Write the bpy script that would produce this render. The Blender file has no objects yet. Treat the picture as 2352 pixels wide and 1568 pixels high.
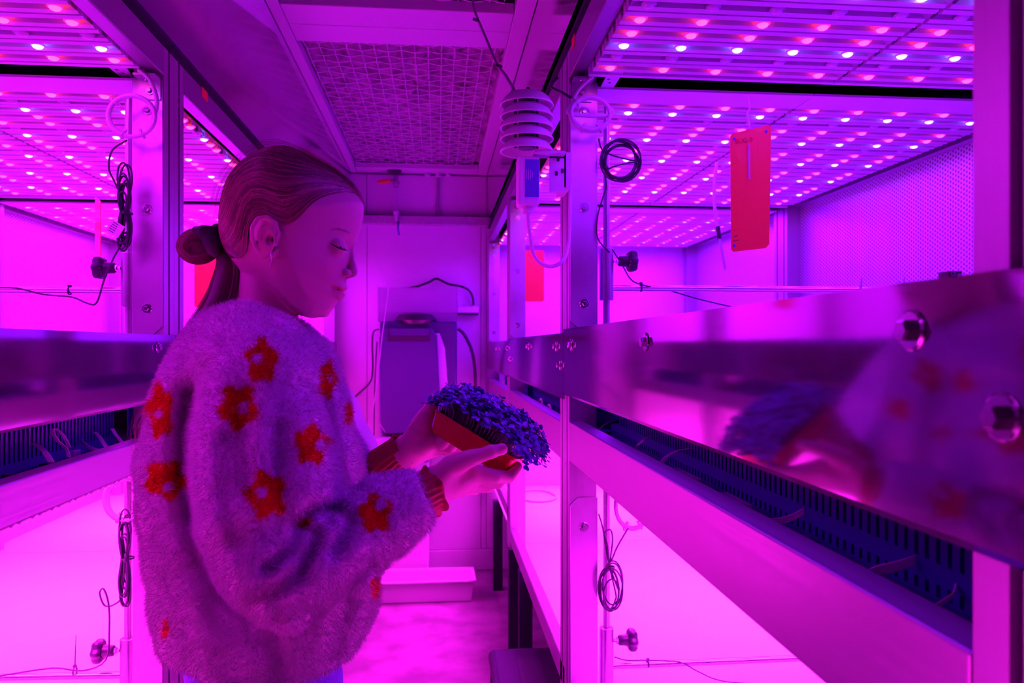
import bpy, math, random
import numpy as np
from mathutils import Vector, Matrix

# ---------------------------------------------------------------- camera, world, exposure
SC = bpy.context.scene
COL = SC.collection
F_PX = 1760.0                      # focal length in pixels of the 2352 px wide frame
HORIZON = 795.0
EYE_Z = 1.2
YAW = math.atan(171.0 / F_PX)      # the camera looks a little to the right of the aisle
cam_data = bpy.data.cameras.new('camera')
cam_data.sensor_width = 36.0
cam_data.lens = 36.0 * F_PX / 2352.0
cam_data.shift_y = 11.0 / 2352.0
cam_data.clip_start = 0.02
cam_data.dof.use_dof = True
cam_data.dof.focus_distance = 1.15
cam_data.dof.aperture_fstop = 9.0
camera = bpy.data.objects.new('camera', cam_data)
COL.objects.link(camera)
camera.location = (0.0, 0.0, EYE_Z)
camera.rotation_euler = (math.pi / 2, 0.0, -YAW)
SC.camera = camera

world = bpy.data.worlds.new('world')
world.use_nodes = True
world.node_tree.nodes['Background'].inputs[0].default_value = (0.0, 0.0, 0.0, 1)
world.node_tree.nodes['Background'].inputs[1].default_value = 0.0
SC.world = world
SC.view_settings.view_transform = 'Standard'
SC.view_settings.look = 'None'
SC.view_settings.exposure = 0.22
SC.view_settings.gamma = 1.0
SC.view_settings.use_curve_mapping = False
SC.cycles.max_bounces = 4
SC.cycles.diffuse_bounces = 3
SC.cycles.glossy_bounces = 3
SC.cycles.transmission_bounces = 3
SC.cycles.transparent_max_bounces = 6
SC.cycles.use_adaptive_sampling = True
SC.cycles.adaptive_threshold = 0.10
SC.cycles.adaptive_min_samples = 40
SC.cycles.use_light_tree = False
SC.cycles.light_sampling_threshold = 0.02
SC.render.use_persistent_data = False
SC.cycles.sample_clamp_indirect = 3.0
SC.cycles.caustics_reflective = False
SC.cycles.caustics_refractive = False

# grow-light colours: what one lamp gives off per square metre (red, green, blue), and the look of a lit lens
LAMP = {'right': (0.80, 0.002, 3.3), 'left': (2.0, 0.002, 3.1), 'low_right': (17.0, 0.15, 18.0), 'low_left': (20.0, 0.15, 15.5)}
SPREAD = {'right': 175, 'left': 175, 'low_right': 110, 'low_left': 110}    # beam angle of the lenses in degrees
LENS = {'red': (6.0, 0.15, 0.24), 'blue': (1.8, 1.0, 9.0), 'red_rim': (1.6, 0.012, 0.22), 'blue_rim': (0.22, 0.015, 2.6)}  # _rim entries: glow added to the plastic flanges in place of glare

# ---------------------------------------------------------------- helpers
S_, C_ = math.sin(YAW), math.cos(YAW)
FWD = np.array((S_, C_, 0.0)); RGT = np.array((C_, -S_, 0.0)); UPV = np.array((0.0, 0.0, 1.0))
EYE = np.array((0.0, 0.0, EYE_Z))

def P(px, py, d):
    """place in the room seen in direction (px, py), d metres deep"""
    return EYE + d * (FWD + RGT * ((px - 1176.0) / F_PX) + UPV * ((HORIZON - py) / F_PX))

def ray(px, py):
    return FWD + RGT * ((px - 1176.0) / F_PX) + UPV * ((HORIZON - py) / F_PX)

def onX(px, py, x):
    r = ray(px, py); return EYE + r * (x / r[0])

def onY(px, py, y):
    r = ray(px, py); return EYE + r * (y / r[1])

def onZ(px, py, z):
    r = ray(px, py); return EYE + r * ((z - EYE_Z) / r[2])

ORG = {}

def tag(o, label=None, cat=None, group=None, kind=None):
    if label: o['label'] = label
    if cat: o['category'] = cat
    if group: o['group'] = group
    if kind: o['kind'] = kind
    return o

def thing(name, loc, label, cat, group=None):
    o = bpy.data.objects.new(name, None)
    o.empty_display_size = 0.05
    COL.objects.link(o)
    o.location = tuple(float(c) for c in loc)
    ORG[o.name] = np.array(loc, float)
    return tag(o, label, cat, group)

def org(o):
    return ORG.get(o.name, np.zeros(3)) if o else np.zeros(3)

def link(name, me, parent=None, mats=None, smooth=False):
    o = bpy.data.objects.new(name, me)
    COL.objects.link(o)
    if parent is not None:
        o.parent = parent
        ORG[o.name] = org(parent)
    if mats is not None:
        for m in (mats if isinstance(mats, (list, tuple)) else [mats]):
            me.materials.append(m)
    if smooth:
        me.polygons.foreach_set('use_smooth', np.ones(len(me.polygons), bool))
    return o

class MB:
    """collects shapes for ONE mesh"""
    def __init__(self):
        self.v = []; self.f = []; self.mi = []; self.m = 0
    def add(self, vs, fs):
        b = len(self.v)
        self.v.extend([tuple(map(float, p)) for p in vs])
        for q in fs:
            self.f.append(tuple(b + i for i in q)); self.mi.append(self.m)
        return self
    def box(self, x0, x1, y0, y1, z0, z1):
        vs = [(x, y, z) for z in (z0, z1) for y in (y0, y1) for x in (x0, x1)]
        return self.add(vs, [(0, 2, 3, 1), (4, 5, 7, 6), (0, 1, 5, 4), (2, 6, 7, 3), (0, 4, 6, 2), (1, 3, 7, 5)])
    def obox(self, c, ax, ay, az):
        """box from centre and three half-axis vectors"""
        c = np.array(c, float); ax, ay, az = (np.array(a, float) for a in (ax, ay, az))
        vs = [c + sx * ax + sy * ay + sz * az for sz in (-1, 1) for sy in (-1, 1) for sx in (-1, 1)]
        return self.add(vs, [(0, 2, 3, 1), (4, 5, 7, 6), (0, 1, 5, 4), (2, 6, 7, 3), (0, 4, 6, 2), (1, 3, 7, 5)])
    def tube(self, pts, r, n=8, caps=True, closed=False):
        pts = [np.array(p, float) for p in pts]
        k = len(pts)
        rr = r if hasattr(r, '__len__') else [r] * k
        vs = []; nrm = None
        for i in range(k):
            if closed: t = pts[(i + 1) % k] - pts[i - 1]
            else: t = pts[min(i + 1, k - 1)] - pts[max(i - 1, 0)]
            t = t / (np.linalg.norm(t) + 1e-12)
            if nrm is None:
                a = np.array((0, 0, 1.0)) if abs(t[2]) < 0.9 else np.array((1.0, 0, 0))
                nrm = np.cross(t, a)
            nrm = nrm - t * np.dot(nrm, t); nrm /= (np.linalg.norm(nrm) + 1e-12)
            b = np.cross(t, nrm)
            for j in range(n):
                a = 2 * math.pi * j / n
                vs.append(pts[i] + rr[i] * (math.cos(a) * nrm + math.sin(a) * b))
        fs = []
        for i in range(k if closed else k - 1):
            for j in range(n):
                i2 = (i + 1) % k
                fs.append((i * n + j, i * n + (j + 1) % n, i2 * n + (j + 1) % n, i2 * n + j))
        if caps and not closed:
            fs.append(tuple(range(n - 1, -1, -1))); fs.append(tuple((k - 1) * n + j for j in range(n)))
        return self.add(vs, fs)
    def lathe(self, base, axis, prof, n=20, cap0=True, cap1=True):
        """prof: list of (along, radius) from base along axis"""
        base = np.array(base, float); t = np.array(axis, float); t /= np.linalg.norm(t)
        a = np.array((0, 0, 1.0)) if abs(t[2]) < 0.9 else np.array((1.0, 0, 0))
        u = np.cross(t, a); u /= np.linalg.norm(u); w = np.cross(t, u)
        vs = []; fs = []
        for (s, r) in prof:
            for j in range(n):
                q = 2 * math.pi * j / n
                vs.append(base + t * s + r * (math.cos(q) * u + math.sin(q) * w))
        for i in range(len(prof) - 1):
            for j in range(n):
                fs.append((i * n + j, i * n + (j + 1) % n, (i + 1) * n + (j + 1) % n, (i + 1) * n + j))
        if cap0: fs.append(tuple(range(n - 1, -1, -1)))
        if cap1: fs.append(tuple((len(prof) - 1) * n + j for j in range(n)))
        return self.add(vs, fs)
    def prism(self, poly, d):
        """closed polygon (3-D points) pushed along d"""
        poly = [np.array(p, float) for p in poly]; d = np.array(d, float); n = len(poly)
        vs = poly + [p + d for p in poly]
        fs = [tuple(range(n - 1, -1, -1)), tuple(range(n, 2 * n))]
        for i in range(n): fs.append((i, (i + 1) % n, n + (i + 1) % n, n + i))
        return self.add(vs, fs)
    def mesh(self, name, o=(0, 0, 0)):
        me = bpy.data.meshes.new(name)
        o = np.array(o, float)
        me.from_pydata([tuple(np.array(p) - o) for p in self.v], [], self.f)
        if any(self.mi):
            me.polygons.foreach_set('material_index', np.array(self.mi, np.int32))
        me.update()
        return me
    def build(self, name, mat, parent=None, smooth=False, bevel=0.0, seg=2, angle=35):
        o = link(name, self.mesh(name, org(parent)), parent, mat, smooth)
        if bevel > 0:
            b = o.modifiers.new('bevel', 'BEVEL'); b.width = bevel; b.segments = seg
            b.limit_method = 'ANGLE'; b.angle_limit = math.radians(40)
        return o

def shade_auto(o, deg=40):
    """smooth shading that keeps sharp edges"""
    me = o.data
    me.polygons.foreach_set('use_smooth', np.ones(len(me.polygons), bool))
    me.set_sharp_from_angle(angle=math.radians(deg))
    return o

def spline(pts, n=8, closed=False):
    """Catmull-Rom through the points"""
    p = [np.array(q, float) for q in pts]; k = len(p); out = []
    rng = range(k if closed else k - 1)
    for i in rng:
        if closed: a, b, c, d = p[i - 1], p[i], p[(i + 1) % k], p[(i + 2) % k]
        else: a, b, c, d = p[max(i - 1, 0)], p[i], p[i + 1], p[min(i + 2, k - 1)]
        for j in range(n):
            t = j / n
            out.append(0.5 * ((2 * b) + (c - a) * t + (2 * a - 5 * b + 4 * c - d) * t * t + (3 * b - a - 3 * c + d) * t ** 3))
    if not closed: out.append(p[-1])
    return out

# ---------------------------------------------------------------- materials
MAT = {}
def mat(name, col, rough=0.5, metal=0.0, noise=None, bump=None, emit=None, trans=0.0, alpha=1.0, spec=0.5, sub=0.0, coat=0.0):
    """noise=(scale, amount, stretch) colour variation; bump=(scale, strength, stretch)"""
    m = bpy.data.materials.new(name); m.use_nodes = True
    nt = m.node_tree; b = nt.nodes['Principled BSDF']
    b.inputs['Base Color'].default_value = (*col, 1); b.inputs['Roughness'].default_value = rough
    b.inputs['Metallic'].default_value = metal; b.inputs['Specular IOR Level'].default_value = spec
    b.inputs['Transmission Weight'].default_value = trans; b.inputs['Alpha'].default_value = alpha
    b.inputs['Coat Weight'].default_value = coat
    if sub:
        b.inputs['Subsurface Weight'].default_value = sub; b.inputs['Subsurface Radius'].default_value = (1.0, 0.4, 0.3)
        b.inputs['Subsurface Scale'].default_value = 0.006
    if emit:
        e = max(emit); b.inputs['Emission Color'].default_value = (emit[0] / e, emit[1] / e, emit[2] / e, 1)
        b.inputs['Emission Strength'].default_value = e
    def tex(scale, stretch, detail=6):
        tc = nt.nodes.new('ShaderNodeTexCoord'); mp = nt.nodes.new('ShaderNodeMapping')
        mp.inputs['Scale'].default_value = stretch
        n = nt.nodes.new('ShaderNodeTexNoise'); n.inputs['Scale'].default_value = scale; n.inputs['Detail'].default_value = detail
        nt.links.new(tc.outputs['Object'], mp.inputs['Vector']); nt.links.new(mp.outputs[0], n.inputs['Vector'])
        return n
    if noise:
        n = tex(noise[0], noise[2] if len(noise) > 2 else (1, 1, 1))
        r = nt.nodes.new('ShaderNodeMapRange'); r.inputs['From Min'].default_value = 0.3; r.inputs['From Max'].default_value = 0.7
        r.inputs['To Min'].default_value = 1 - noise[1]; r.inputs['To Max'].default_value = 1.0
        mx = nt.nodes.new('ShaderNodeMix'); mx.data_type = 'RGBA'; mx.blend_type = 'MULTIPLY'; mx.inputs['Factor'].default_value = 1
        mx.inputs['A'].default_value = (*col, 1)
        nt.links.new(n.outputs['Fac'], r.inputs['Value']); nt.links.new(r.outputs[0], mx.inputs['B'])
        nt.links.new(mx.outputs['Result'], b.inputs['Base Color'])
        if metal > 0.3:
            r2 = nt.nodes.new('ShaderNodeMapRange'); r2.inputs['To Min'].default_value = rough * 0.75; r2.inputs['To Max'].default_value = rough * 1.3
            nt.links.new(n.outputs['Fac'], r2.inputs['Value']); nt.links.new(r2.outputs[0], b.inputs['Roughness'])
    if bump:
        n = tex(bump[0], bump[2] if len(bump) > 2 else (1, 1, 1))
        bp = nt.nodes.new('ShaderNodeBump'); bp.inputs['Strength'].default_value = bump[1]; bp.inputs['Distance'].default_value = 0.002
        nt.links.new(n.outputs['Fac'], bp.inputs['Height']); nt.links.new(bp.outputs[0], b.inputs['Normal'])
    MAT[name] = m
    return m

mat('polished_steel', (0.40, 0.38, 0.43), 0.075, 0.92, noise=(5, 0.10, (1, 0.5, 2)), bump=(2.2, 0.16, (1, 1, 1.5)))
mat('brushed_steel', (0.36, 0.34, 0.38), 0.38, 0.8, noise=(40, 0.08, (1, 0.03, 6)))
mat('fascia_steel', (0.80, 0.76, 0.80), 0.11, 1.0, noise=(6, 0.12))
mat('aluminium', (0.50, 0.48, 0.52), 0.36, 0.75, noise=(60, 0.06, (6, 6, 0.05)))
mat('galvanized', (0.7, 0.7, 0.74), 0.30, 0.85, noise=(9, 0.25))
mat('chrome', (0.8, 0.8, 0.82), 0.12, 1.0)
mat('bolt_steel', (0.6, 0.6, 0.62), 0.18, 1.0)
mat('white_enamel', (0.82, 0.8, 0.82), 0.45)
mat('white_wall', (0.88, 0.86, 0.88), 0.55, noise=(3, 0.04))
mat('white_plastic', (0.82, 0.8, 0.82), 0.4)
mat('translucent_plastic', (0.8, 0.8, 0.82), 0.3, trans=0.25)
mat('shelf_white', (0.86, 0.84, 0.86), 0.5, noise=(7, 0.05))
mat('black_plastic', (0.02, 0.02, 0.035), 0.38)
mat('black_rubber', (0.03, 0.03, 0.05), 0.6)
mat('dark_metal', (0.022, 0.02, 0.04), 0.7, spec=0.1)  # near black, also painted where lamp gaps and shelf undersides lie in shade
mat('duct_plastic', (0.012, 0.03, 0.26), 0.5)
mat('lamp_board', (0.16, 0.14, 0.17), 0.6)
mat('board', (0.03, 0.06, 0.12), 0.5)
mat('ribbon_cable', (0.85, 0.82, 0.88), 0.5)
mat('grey_cable', (0.35, 0.33, 0.4), 0.5)
mat('ledge_grey', (0.5, 0.48, 0.52), 0.6, 0.2, noise=(50, 0.2, (1, 0.05, 1)))
mat('sticky_card', (0.92, 0.25, 0.05), 0.35, coat=0.2)
mat('card_print', (0.45, 0.03, 0.03), 0.6)
mat('red_sticker', (0.85, 0.05, 0.03), 0.5)
mat('orange_plastic', (0.9, 0.18, 0.02), 0.45)
mat('blue_plastic', (0.10, 0.14, 0.55), 0.35)
mat('appliance_plastic', (0.032, 0.03, 0.105), 0.4)
mat('acrylic', (0.5, 0.45, 0.6), 0.15, alpha=0.45)
mat('ceiling_metal', (0.86, 0.82, 0.84), 0.4, 0.2)
mat('insulation', (0.52, 0.42, 0.50), 0.95, noise=(22, 0.75), bump=(60, 1.0))
mat('wire', (0.9, 0.86, 0.9), 0.4, 0.4)
mat('concrete', (0.30, 0.27, 0.29), 0.75, noise=(7, 0.5, (1, 1, 1)), bump=(30, 0.3))
mat('stool_plastic', (0.015, 0.015, 0.04), 0.5, noise=(40, 0.3))
mat('led_red_off', (0.75, 0.7, 0.75), 0.2, coat=0.5)

def perforated(name):
    """sheet metal with a hexagonal field of small punched dimples"""
    m = mat(name, (0.72, 0.7, 0.74), 0.35, 0.55)
    nt = m.node_tree; b = nt.nodes['Principled BSDF']
    tc = nt.nodes.new('ShaderNodeTexCoord'); sx = nt.nodes.new('ShaderNodeSeparateXYZ')
    nt.links.new(tc.outputs['Object'], sx.inputs[0])
    def mth(op, a, c=None, v=None):
        n = nt.nodes.new('ShaderNodeMath'); n.operation = op
        nt.links.new(a, n.inputs[0])
        if c is not None: nt.links.new(c, n.inputs[1])
        if v is not None: n.inputs[1].default_value = v
        return n.outputs[0]
    pitch = 0.0125
    def grid(off):
        u = mth('FRACT', mth('ADD', mth('DIVIDE', sx.outputs['Y'], v=pitch * 1.732), v=off + 50))
        v = mth('FRACT', mth('ADD', mth('DIVIDE', sx.outputs['Z'], v=pitch), v=off + 50))
        du = mth('MULTIPLY', mth('SUBTRACT', u, v=0.5), v=1.732); dv = mth('SUBTRACT', v, v=0.5)
        return mth('SQRT', mth('ADD', mth('MULTIPLY', du, du), mth('MULTIPLY', dv, dv)))
    d = mth('MINIMUM', grid(0.0), grid(0.5))
    r = nt.nodes.new('ShaderNodeMapRange'); r.inputs['From Min'].default_value = 0.24; r.inputs['From Max'].default_value = 0.32
    nt.links.new(d, r.inputs['Value'])
    mx = nt.nodes.new('ShaderNodeMix'); mx.data_type = 'RGBA'
    mx.inputs['A'].default_value = (0.22, 0.20, 0.28, 1); mx.inputs['B'].default_value = (0.74, 0.72, 0.76, 1)
    nt.links.new(r.outputs[0], mx.inputs['Factor']); nt.links.new(mx.outputs['Result'], b.inputs['Base Color'])
    bp = nt.nodes.new('ShaderNodeBump'); bp.inputs['Strength'].default_value = 0.4; bp.inputs['Distance'].default_value = 0.002
    nt.links.new(r.outputs[0], bp.inputs['Height']); nt.links.new(bp.outputs[0], b.inputs['Normal'])
    return m
perforated('perforated_sheet')
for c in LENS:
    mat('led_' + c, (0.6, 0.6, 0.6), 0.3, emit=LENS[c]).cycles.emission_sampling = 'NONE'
# ---------------------------------------------------------------- room shell
XR, XL = 0.268, -0.530            # aisle faces of the right and left racks
XRB, XLB = 1.40, -1.65            # backs of the racks
Y_END, Y_NEAR, CEIL = 4.12, -2.2, 2.122

def struct(name, mb, m, parent=None, **k):
    o = mb.build(name, m, parent, **k)
    if parent is None: o['kind'] = 'structure'
    return o

struct('floor', MB().box(XLB - 0.25, XRB + 0.25, Y_NEAR, Y_END + 0.1, -0.05, 0.0), MAT['concrete'])
struct('wall_left', MB().box(XLB - 0.25, XLB - 0.15, Y_NEAR, Y_END + 0.1, 0, CEIL + 0.3), MAT['white_wall'])
struct('wall_right', MB().box(XRB + 0.15, XRB + 0.25, Y_NEAR, Y_END + 0.1, 0, CEIL + 0.3), MAT['white_wall'])
struct('wall_near', MB().box(XLB - 0.25, XRB + 0.25, Y_NEAR - 0.1, Y_NEAR, 0, CEIL + 0.3), MAT['white_wall'])
wall_end = struct('wall_end', MB().box(XLB - 0.25, XRB + 0.25, Y_END + 0.012, Y_END + 0.1, 0, CEIL + 0.3), MAT['white_wall'])
# the end wall is clad with sheets; the joints show as thin lines
def sheet(x0, x1, z0, z1):
    return MB().box(x0, x1, Y_END, Y_END + 0.0115, z0, z1).build('wall_panel', MAT['white_wall'], wall_end)
xs = [XLB - 0.24, -0.76, -0.372, 0.232, 0.262, 0.70, XRB + 0.24]
for i in range(len(xs) - 1):
    sheet(xs[i] + 0.0015, xs[i + 1] - 0.0015, 0.112, 1.845)
for (a, b) in ((XLB - 0.24, -0.3752), (-0.3722, 0.262), (0.265, XRB + 0.24)):
    sheet(a, b, 1.885, CEIL - 0.01)
struct('baseboard_end', MB().box(XLB - 0.2, XRB + 0.2, Y_END - 0.012, Y_END, 0.0, 0.11), MAT['white_plastic'], bevel=0.004)

# corridor ceiling: metal frames holding woven wire over mineral wool
ceiling = struct('ceiling', MB().box(XLB - 0.25, XRB + 0.25, Y_NEAR, Y_END + 0.1, CEIL + 0.16, CEIL + 0.2), MAT['dark_metal'])
TL0, TL1, TR0, TR1 = -0.456, -0.424, 0.212, 0.264
Zc = CEIL
for (x0, x1) in ((TL0, TL1), (TR0, TR1)):
    MB().box(x0, x1, Y_NEAR, Y_END - 0.005, Zc - 0.004, Zc + 0.03).build('ceiling_rail', MAT['ceiling_metal'], ceiling, bevel=0.002)
for (y0, y1) in ((0.30, 0.42), (2.110, 2.235), (2.238, 2.360), (4.00, 4.05), (4.052, 4.11)):
    MB().box(TL1 + 0.001, TR0 - 0.001, y0, y1, Zc - 0.003, Zc + 0.028).build('ceiling_crossbar', MAT['ceiling_metal'], ceiling, bevel=0.003)

def wire_bay(y0, y1):
    """crimped wires woven over and under each other"""
    mb = MB(); p = 0.0425; py_ = 0.0525
    nx = int((TR0 - TL1) / p); ny = int((y1 - y0) / py_)
    zw = Zc + 0.02
    for i in range(nx + 1):
        x = TL1 + 0.012 + i * p
        pts = []
        for k in range(ny * 2 + 1):
            y = y0 + k * py_ / 2
            j = k / 2
            pts.append((x + random.uniform(-.0008, .0008), y, zw + 0.0025 * math.cos(math.pi * (j + i))))
        mb.tube(pts, 0.0021, 4, caps=False)
    for j in range(ny + 1):
        y = y0 + j * py_
        pts = []
        for k in range(nx * 4 + 1):
            q = k / 4
            pts.append((TL1 + 0.012 + q * p, y + 0.0012 * math.cos(math.pi * (q + j)), zw - 0.0026 * math.cos(math.pi * (q + j))))
        mb.tube(pts, 0.0021, 4, caps=False)
    o = mb.build('wire_mesh', MAT['wire'], ceiling, smooth=True); o['kind'] = 'stuff'

random.seed(4)
wire_bay(1.25, 2.11); wire_bay(2.365, 4.0)

def insulation(y0, y1):
    """bulging mineral wool resting on the wires"""
    nx, ny = 70, int((y1 - y0) / 0.0095)
    xs = np.linspace(TL1 - 0.02, TR0 + 0.02, nx); ys = np.linspace(y0, y1, ny)
    g = np.random.RandomState(3)
    X, Y = np.meshgrid(xs, ys)
    Z = np.zeros_like(X)
    for _ in range(70):
        kx, ky = g.uniform(-150, 150, 2); Z += 0.0011 * np.sin(kx * X + ky * Y + g.uniform(0, 6))
    Z += 0.007 * np.cos(2 * math.pi * (X - TL1 - 0.012) / 0.0425) * np.cos(2 * math.pi * (Y - y0) / 0.0525)
    Z = Zc + 0.042 + Z
    vs = np.stack([X, Y, Z], -1).reshape(-1, 3)
    fs = [(j * nx + i, (j + 1) * nx + i, (j + 1) * nx + i + 1, j * nx + i + 1) for j in range(ny - 1) for i in range(nx - 1)]
    me = bpy.data.meshes.new('insulation'); me.from_pydata(vs.tolist(), [], fs); me.update()
    link('insulation', me, ceiling, MAT['insulation'], smooth=True)
insulation(0.6, 2.15); insulation(2.3, 4.03)

# polished steel aprons between the ceiling and the tops of the racks
struct('trim_1', MB().prism([(TL0, Y_NEAR, Zc), (TL0 - 0.004, Y_NEAR, Zc), (-0.560, Y_NEAR, 1.838), (-0.552, Y_NEAR, 1.835)], (0, Y_END - Y_NEAR - 0.01, 0)), MAT['fascia_steel'])
struct('trim_2', MB().prism([(TR1 + 0.001, Y_NEAR, Zc), (TR1 + 0.006, Y_NEAR, Zc), (0.274, Y_NEAR, 1.862), (0.268, Y_NEAR, 1.862)], (0, Y_END - Y_NEAR - 0.01, 0)), MAT['fascia_steel'])

# ---------------------------------------------------------------- racks
def xb(mb, s, a, b, y0, y1, z0, z1):
    """box given distances a..b outward from the aisle on side s"""
    x0, x1 = sorted((a, b))
    return mb.box(x0, x1, y0, y1, z0, z1)

def post_mesh(xa, xo, y0, y1, z0, z1):
    """aluminium profile: grooves on the aisle face and the face towards the camera"""
    g = 0.0045; yc = (y0 + y1) / 2; s = 1 if xo > xa else -1; dp = 0.006 * s
    poly = [(xa, y0), (xa, yc - g), (xa + dp, yc - g), (xa + dp, yc + g), (xa, yc + g), (xa, y1), (xo, y1), (xo, y0)]
    if s < 0: poly = poly[::-1]
    return MB().prism([(x, y, z0) for x, y in poly], (0, 0, z1 - z0))

def bolt(parent, c, axis, r=0.0062, name='bolt'):
    c = np.array(c, float); a = np.array(axis, float)
    mb = MB()
    mb.lathe(c, a, [(0, r * 1.75), (0.0012, r * 1.8), (0.0022, r * 1.6)], 18)
    mb.lathe(c + a * 0.002, a, [(0, r * 1.02), (0.0048, r), (0.006, r * 0.82)], 6)
    return shade_auto(mb.build(name, MAT['bolt_steel'], parent), 30)

def finger_poly(pitch, h, style):
    """one finger of the slotted wiring duct, seen from the aisle (along, up)"""
    w = pitch * 0.27; n = w * (0.62 if style != 1 else 0.8)
    if style == 2:
        return [(-w, 0), (w, 0), (w, h * .62), (w * 1.3, h * .7), (w * 1.3, h), (-w * 1.3, h), (-w * 1.3, h * .7), (-w, h * .62)]
    return [(-w * 1.15, 0), (w * 1.15, 0), (w * 1.15, h * .30), (n, h * .42), (n, h * .56), (w * 1.15, h * .66), (w * 1.15, h),
            (-w * 1.15, h), (-w * 1.15, h * .66), (-n, h * .56), (-n, h * .42), (-w * 1.15, h * .30)]

def duct(rack, s, x, y0, y1, z0, z1, single):
    """slotted wiring duct behind the gap; single=(ya, yb): range whose fingers are separate parts"""
    pitch = 0.0125; wall = 0.002 * s
    mb = MB()
    mb.box(*sorted((x, x + wall)), y0, y1, z0, z0 + 0.004)
    mb.box(*sorted((x, x + wall)), y0, y1, z0 + 0.013, z0 + 0.028)
    n = int((y1 - y0) / pitch)
    for i in range(n):
        y = y0 + (i + 0.5) * pitch
        mb.box(*sorted((x, x + wall)), y - 0.0038, y + 0.0038, z0 + 0.004, z0 + 0.013)
    mb.box(*sorted((x + 0.045 * s, x + 0.048 * s)), y0, y1, z0, z1)
    mb.box(*sorted((x, x + 0.048 * s)), y0, y1, z0 - 0.002, z0)
    d = mb.build('wiring_duct', MAT['duct_plastic'], rack)
    h = z1 - z0 - 0.028
    meshes = []
    for st in range(3):
        poly = finger_poly(pitch, h, st)
        m = MB().prism([(0, a, b) for a, b in poly], (wall, 0, 0)).mesh('duct_finger')
        m.materials.append(MAT['duct_plastic']); meshes.append(m)
    rest = MB()
    for i in range(n):
        y = y0 + (i + 0.5) * pitch; st = 0 if i % 9 else 2
        if i % 14 in (6, 7, 8): st = 1
        if single and single[0] <= y <= single[1]:
            o = bpy.data.objects.new('duct_finger', meshes[st]); COL.objects.link(o); o.parent = d
            o.location = tuple(np.array((x, y, z0 + 0.028)) - org(rack))
        else:
            rest.prism([(x, y + a, z0 + 0.028 + b) for a, b in finger_poly(pitch, h, st)], (wall, 0, 0))
    if rest.v:
        o = rest.build('duct_fingers', MAT['duct_plastic'], d); o['kind'] = 'stuff'
    return d

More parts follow.
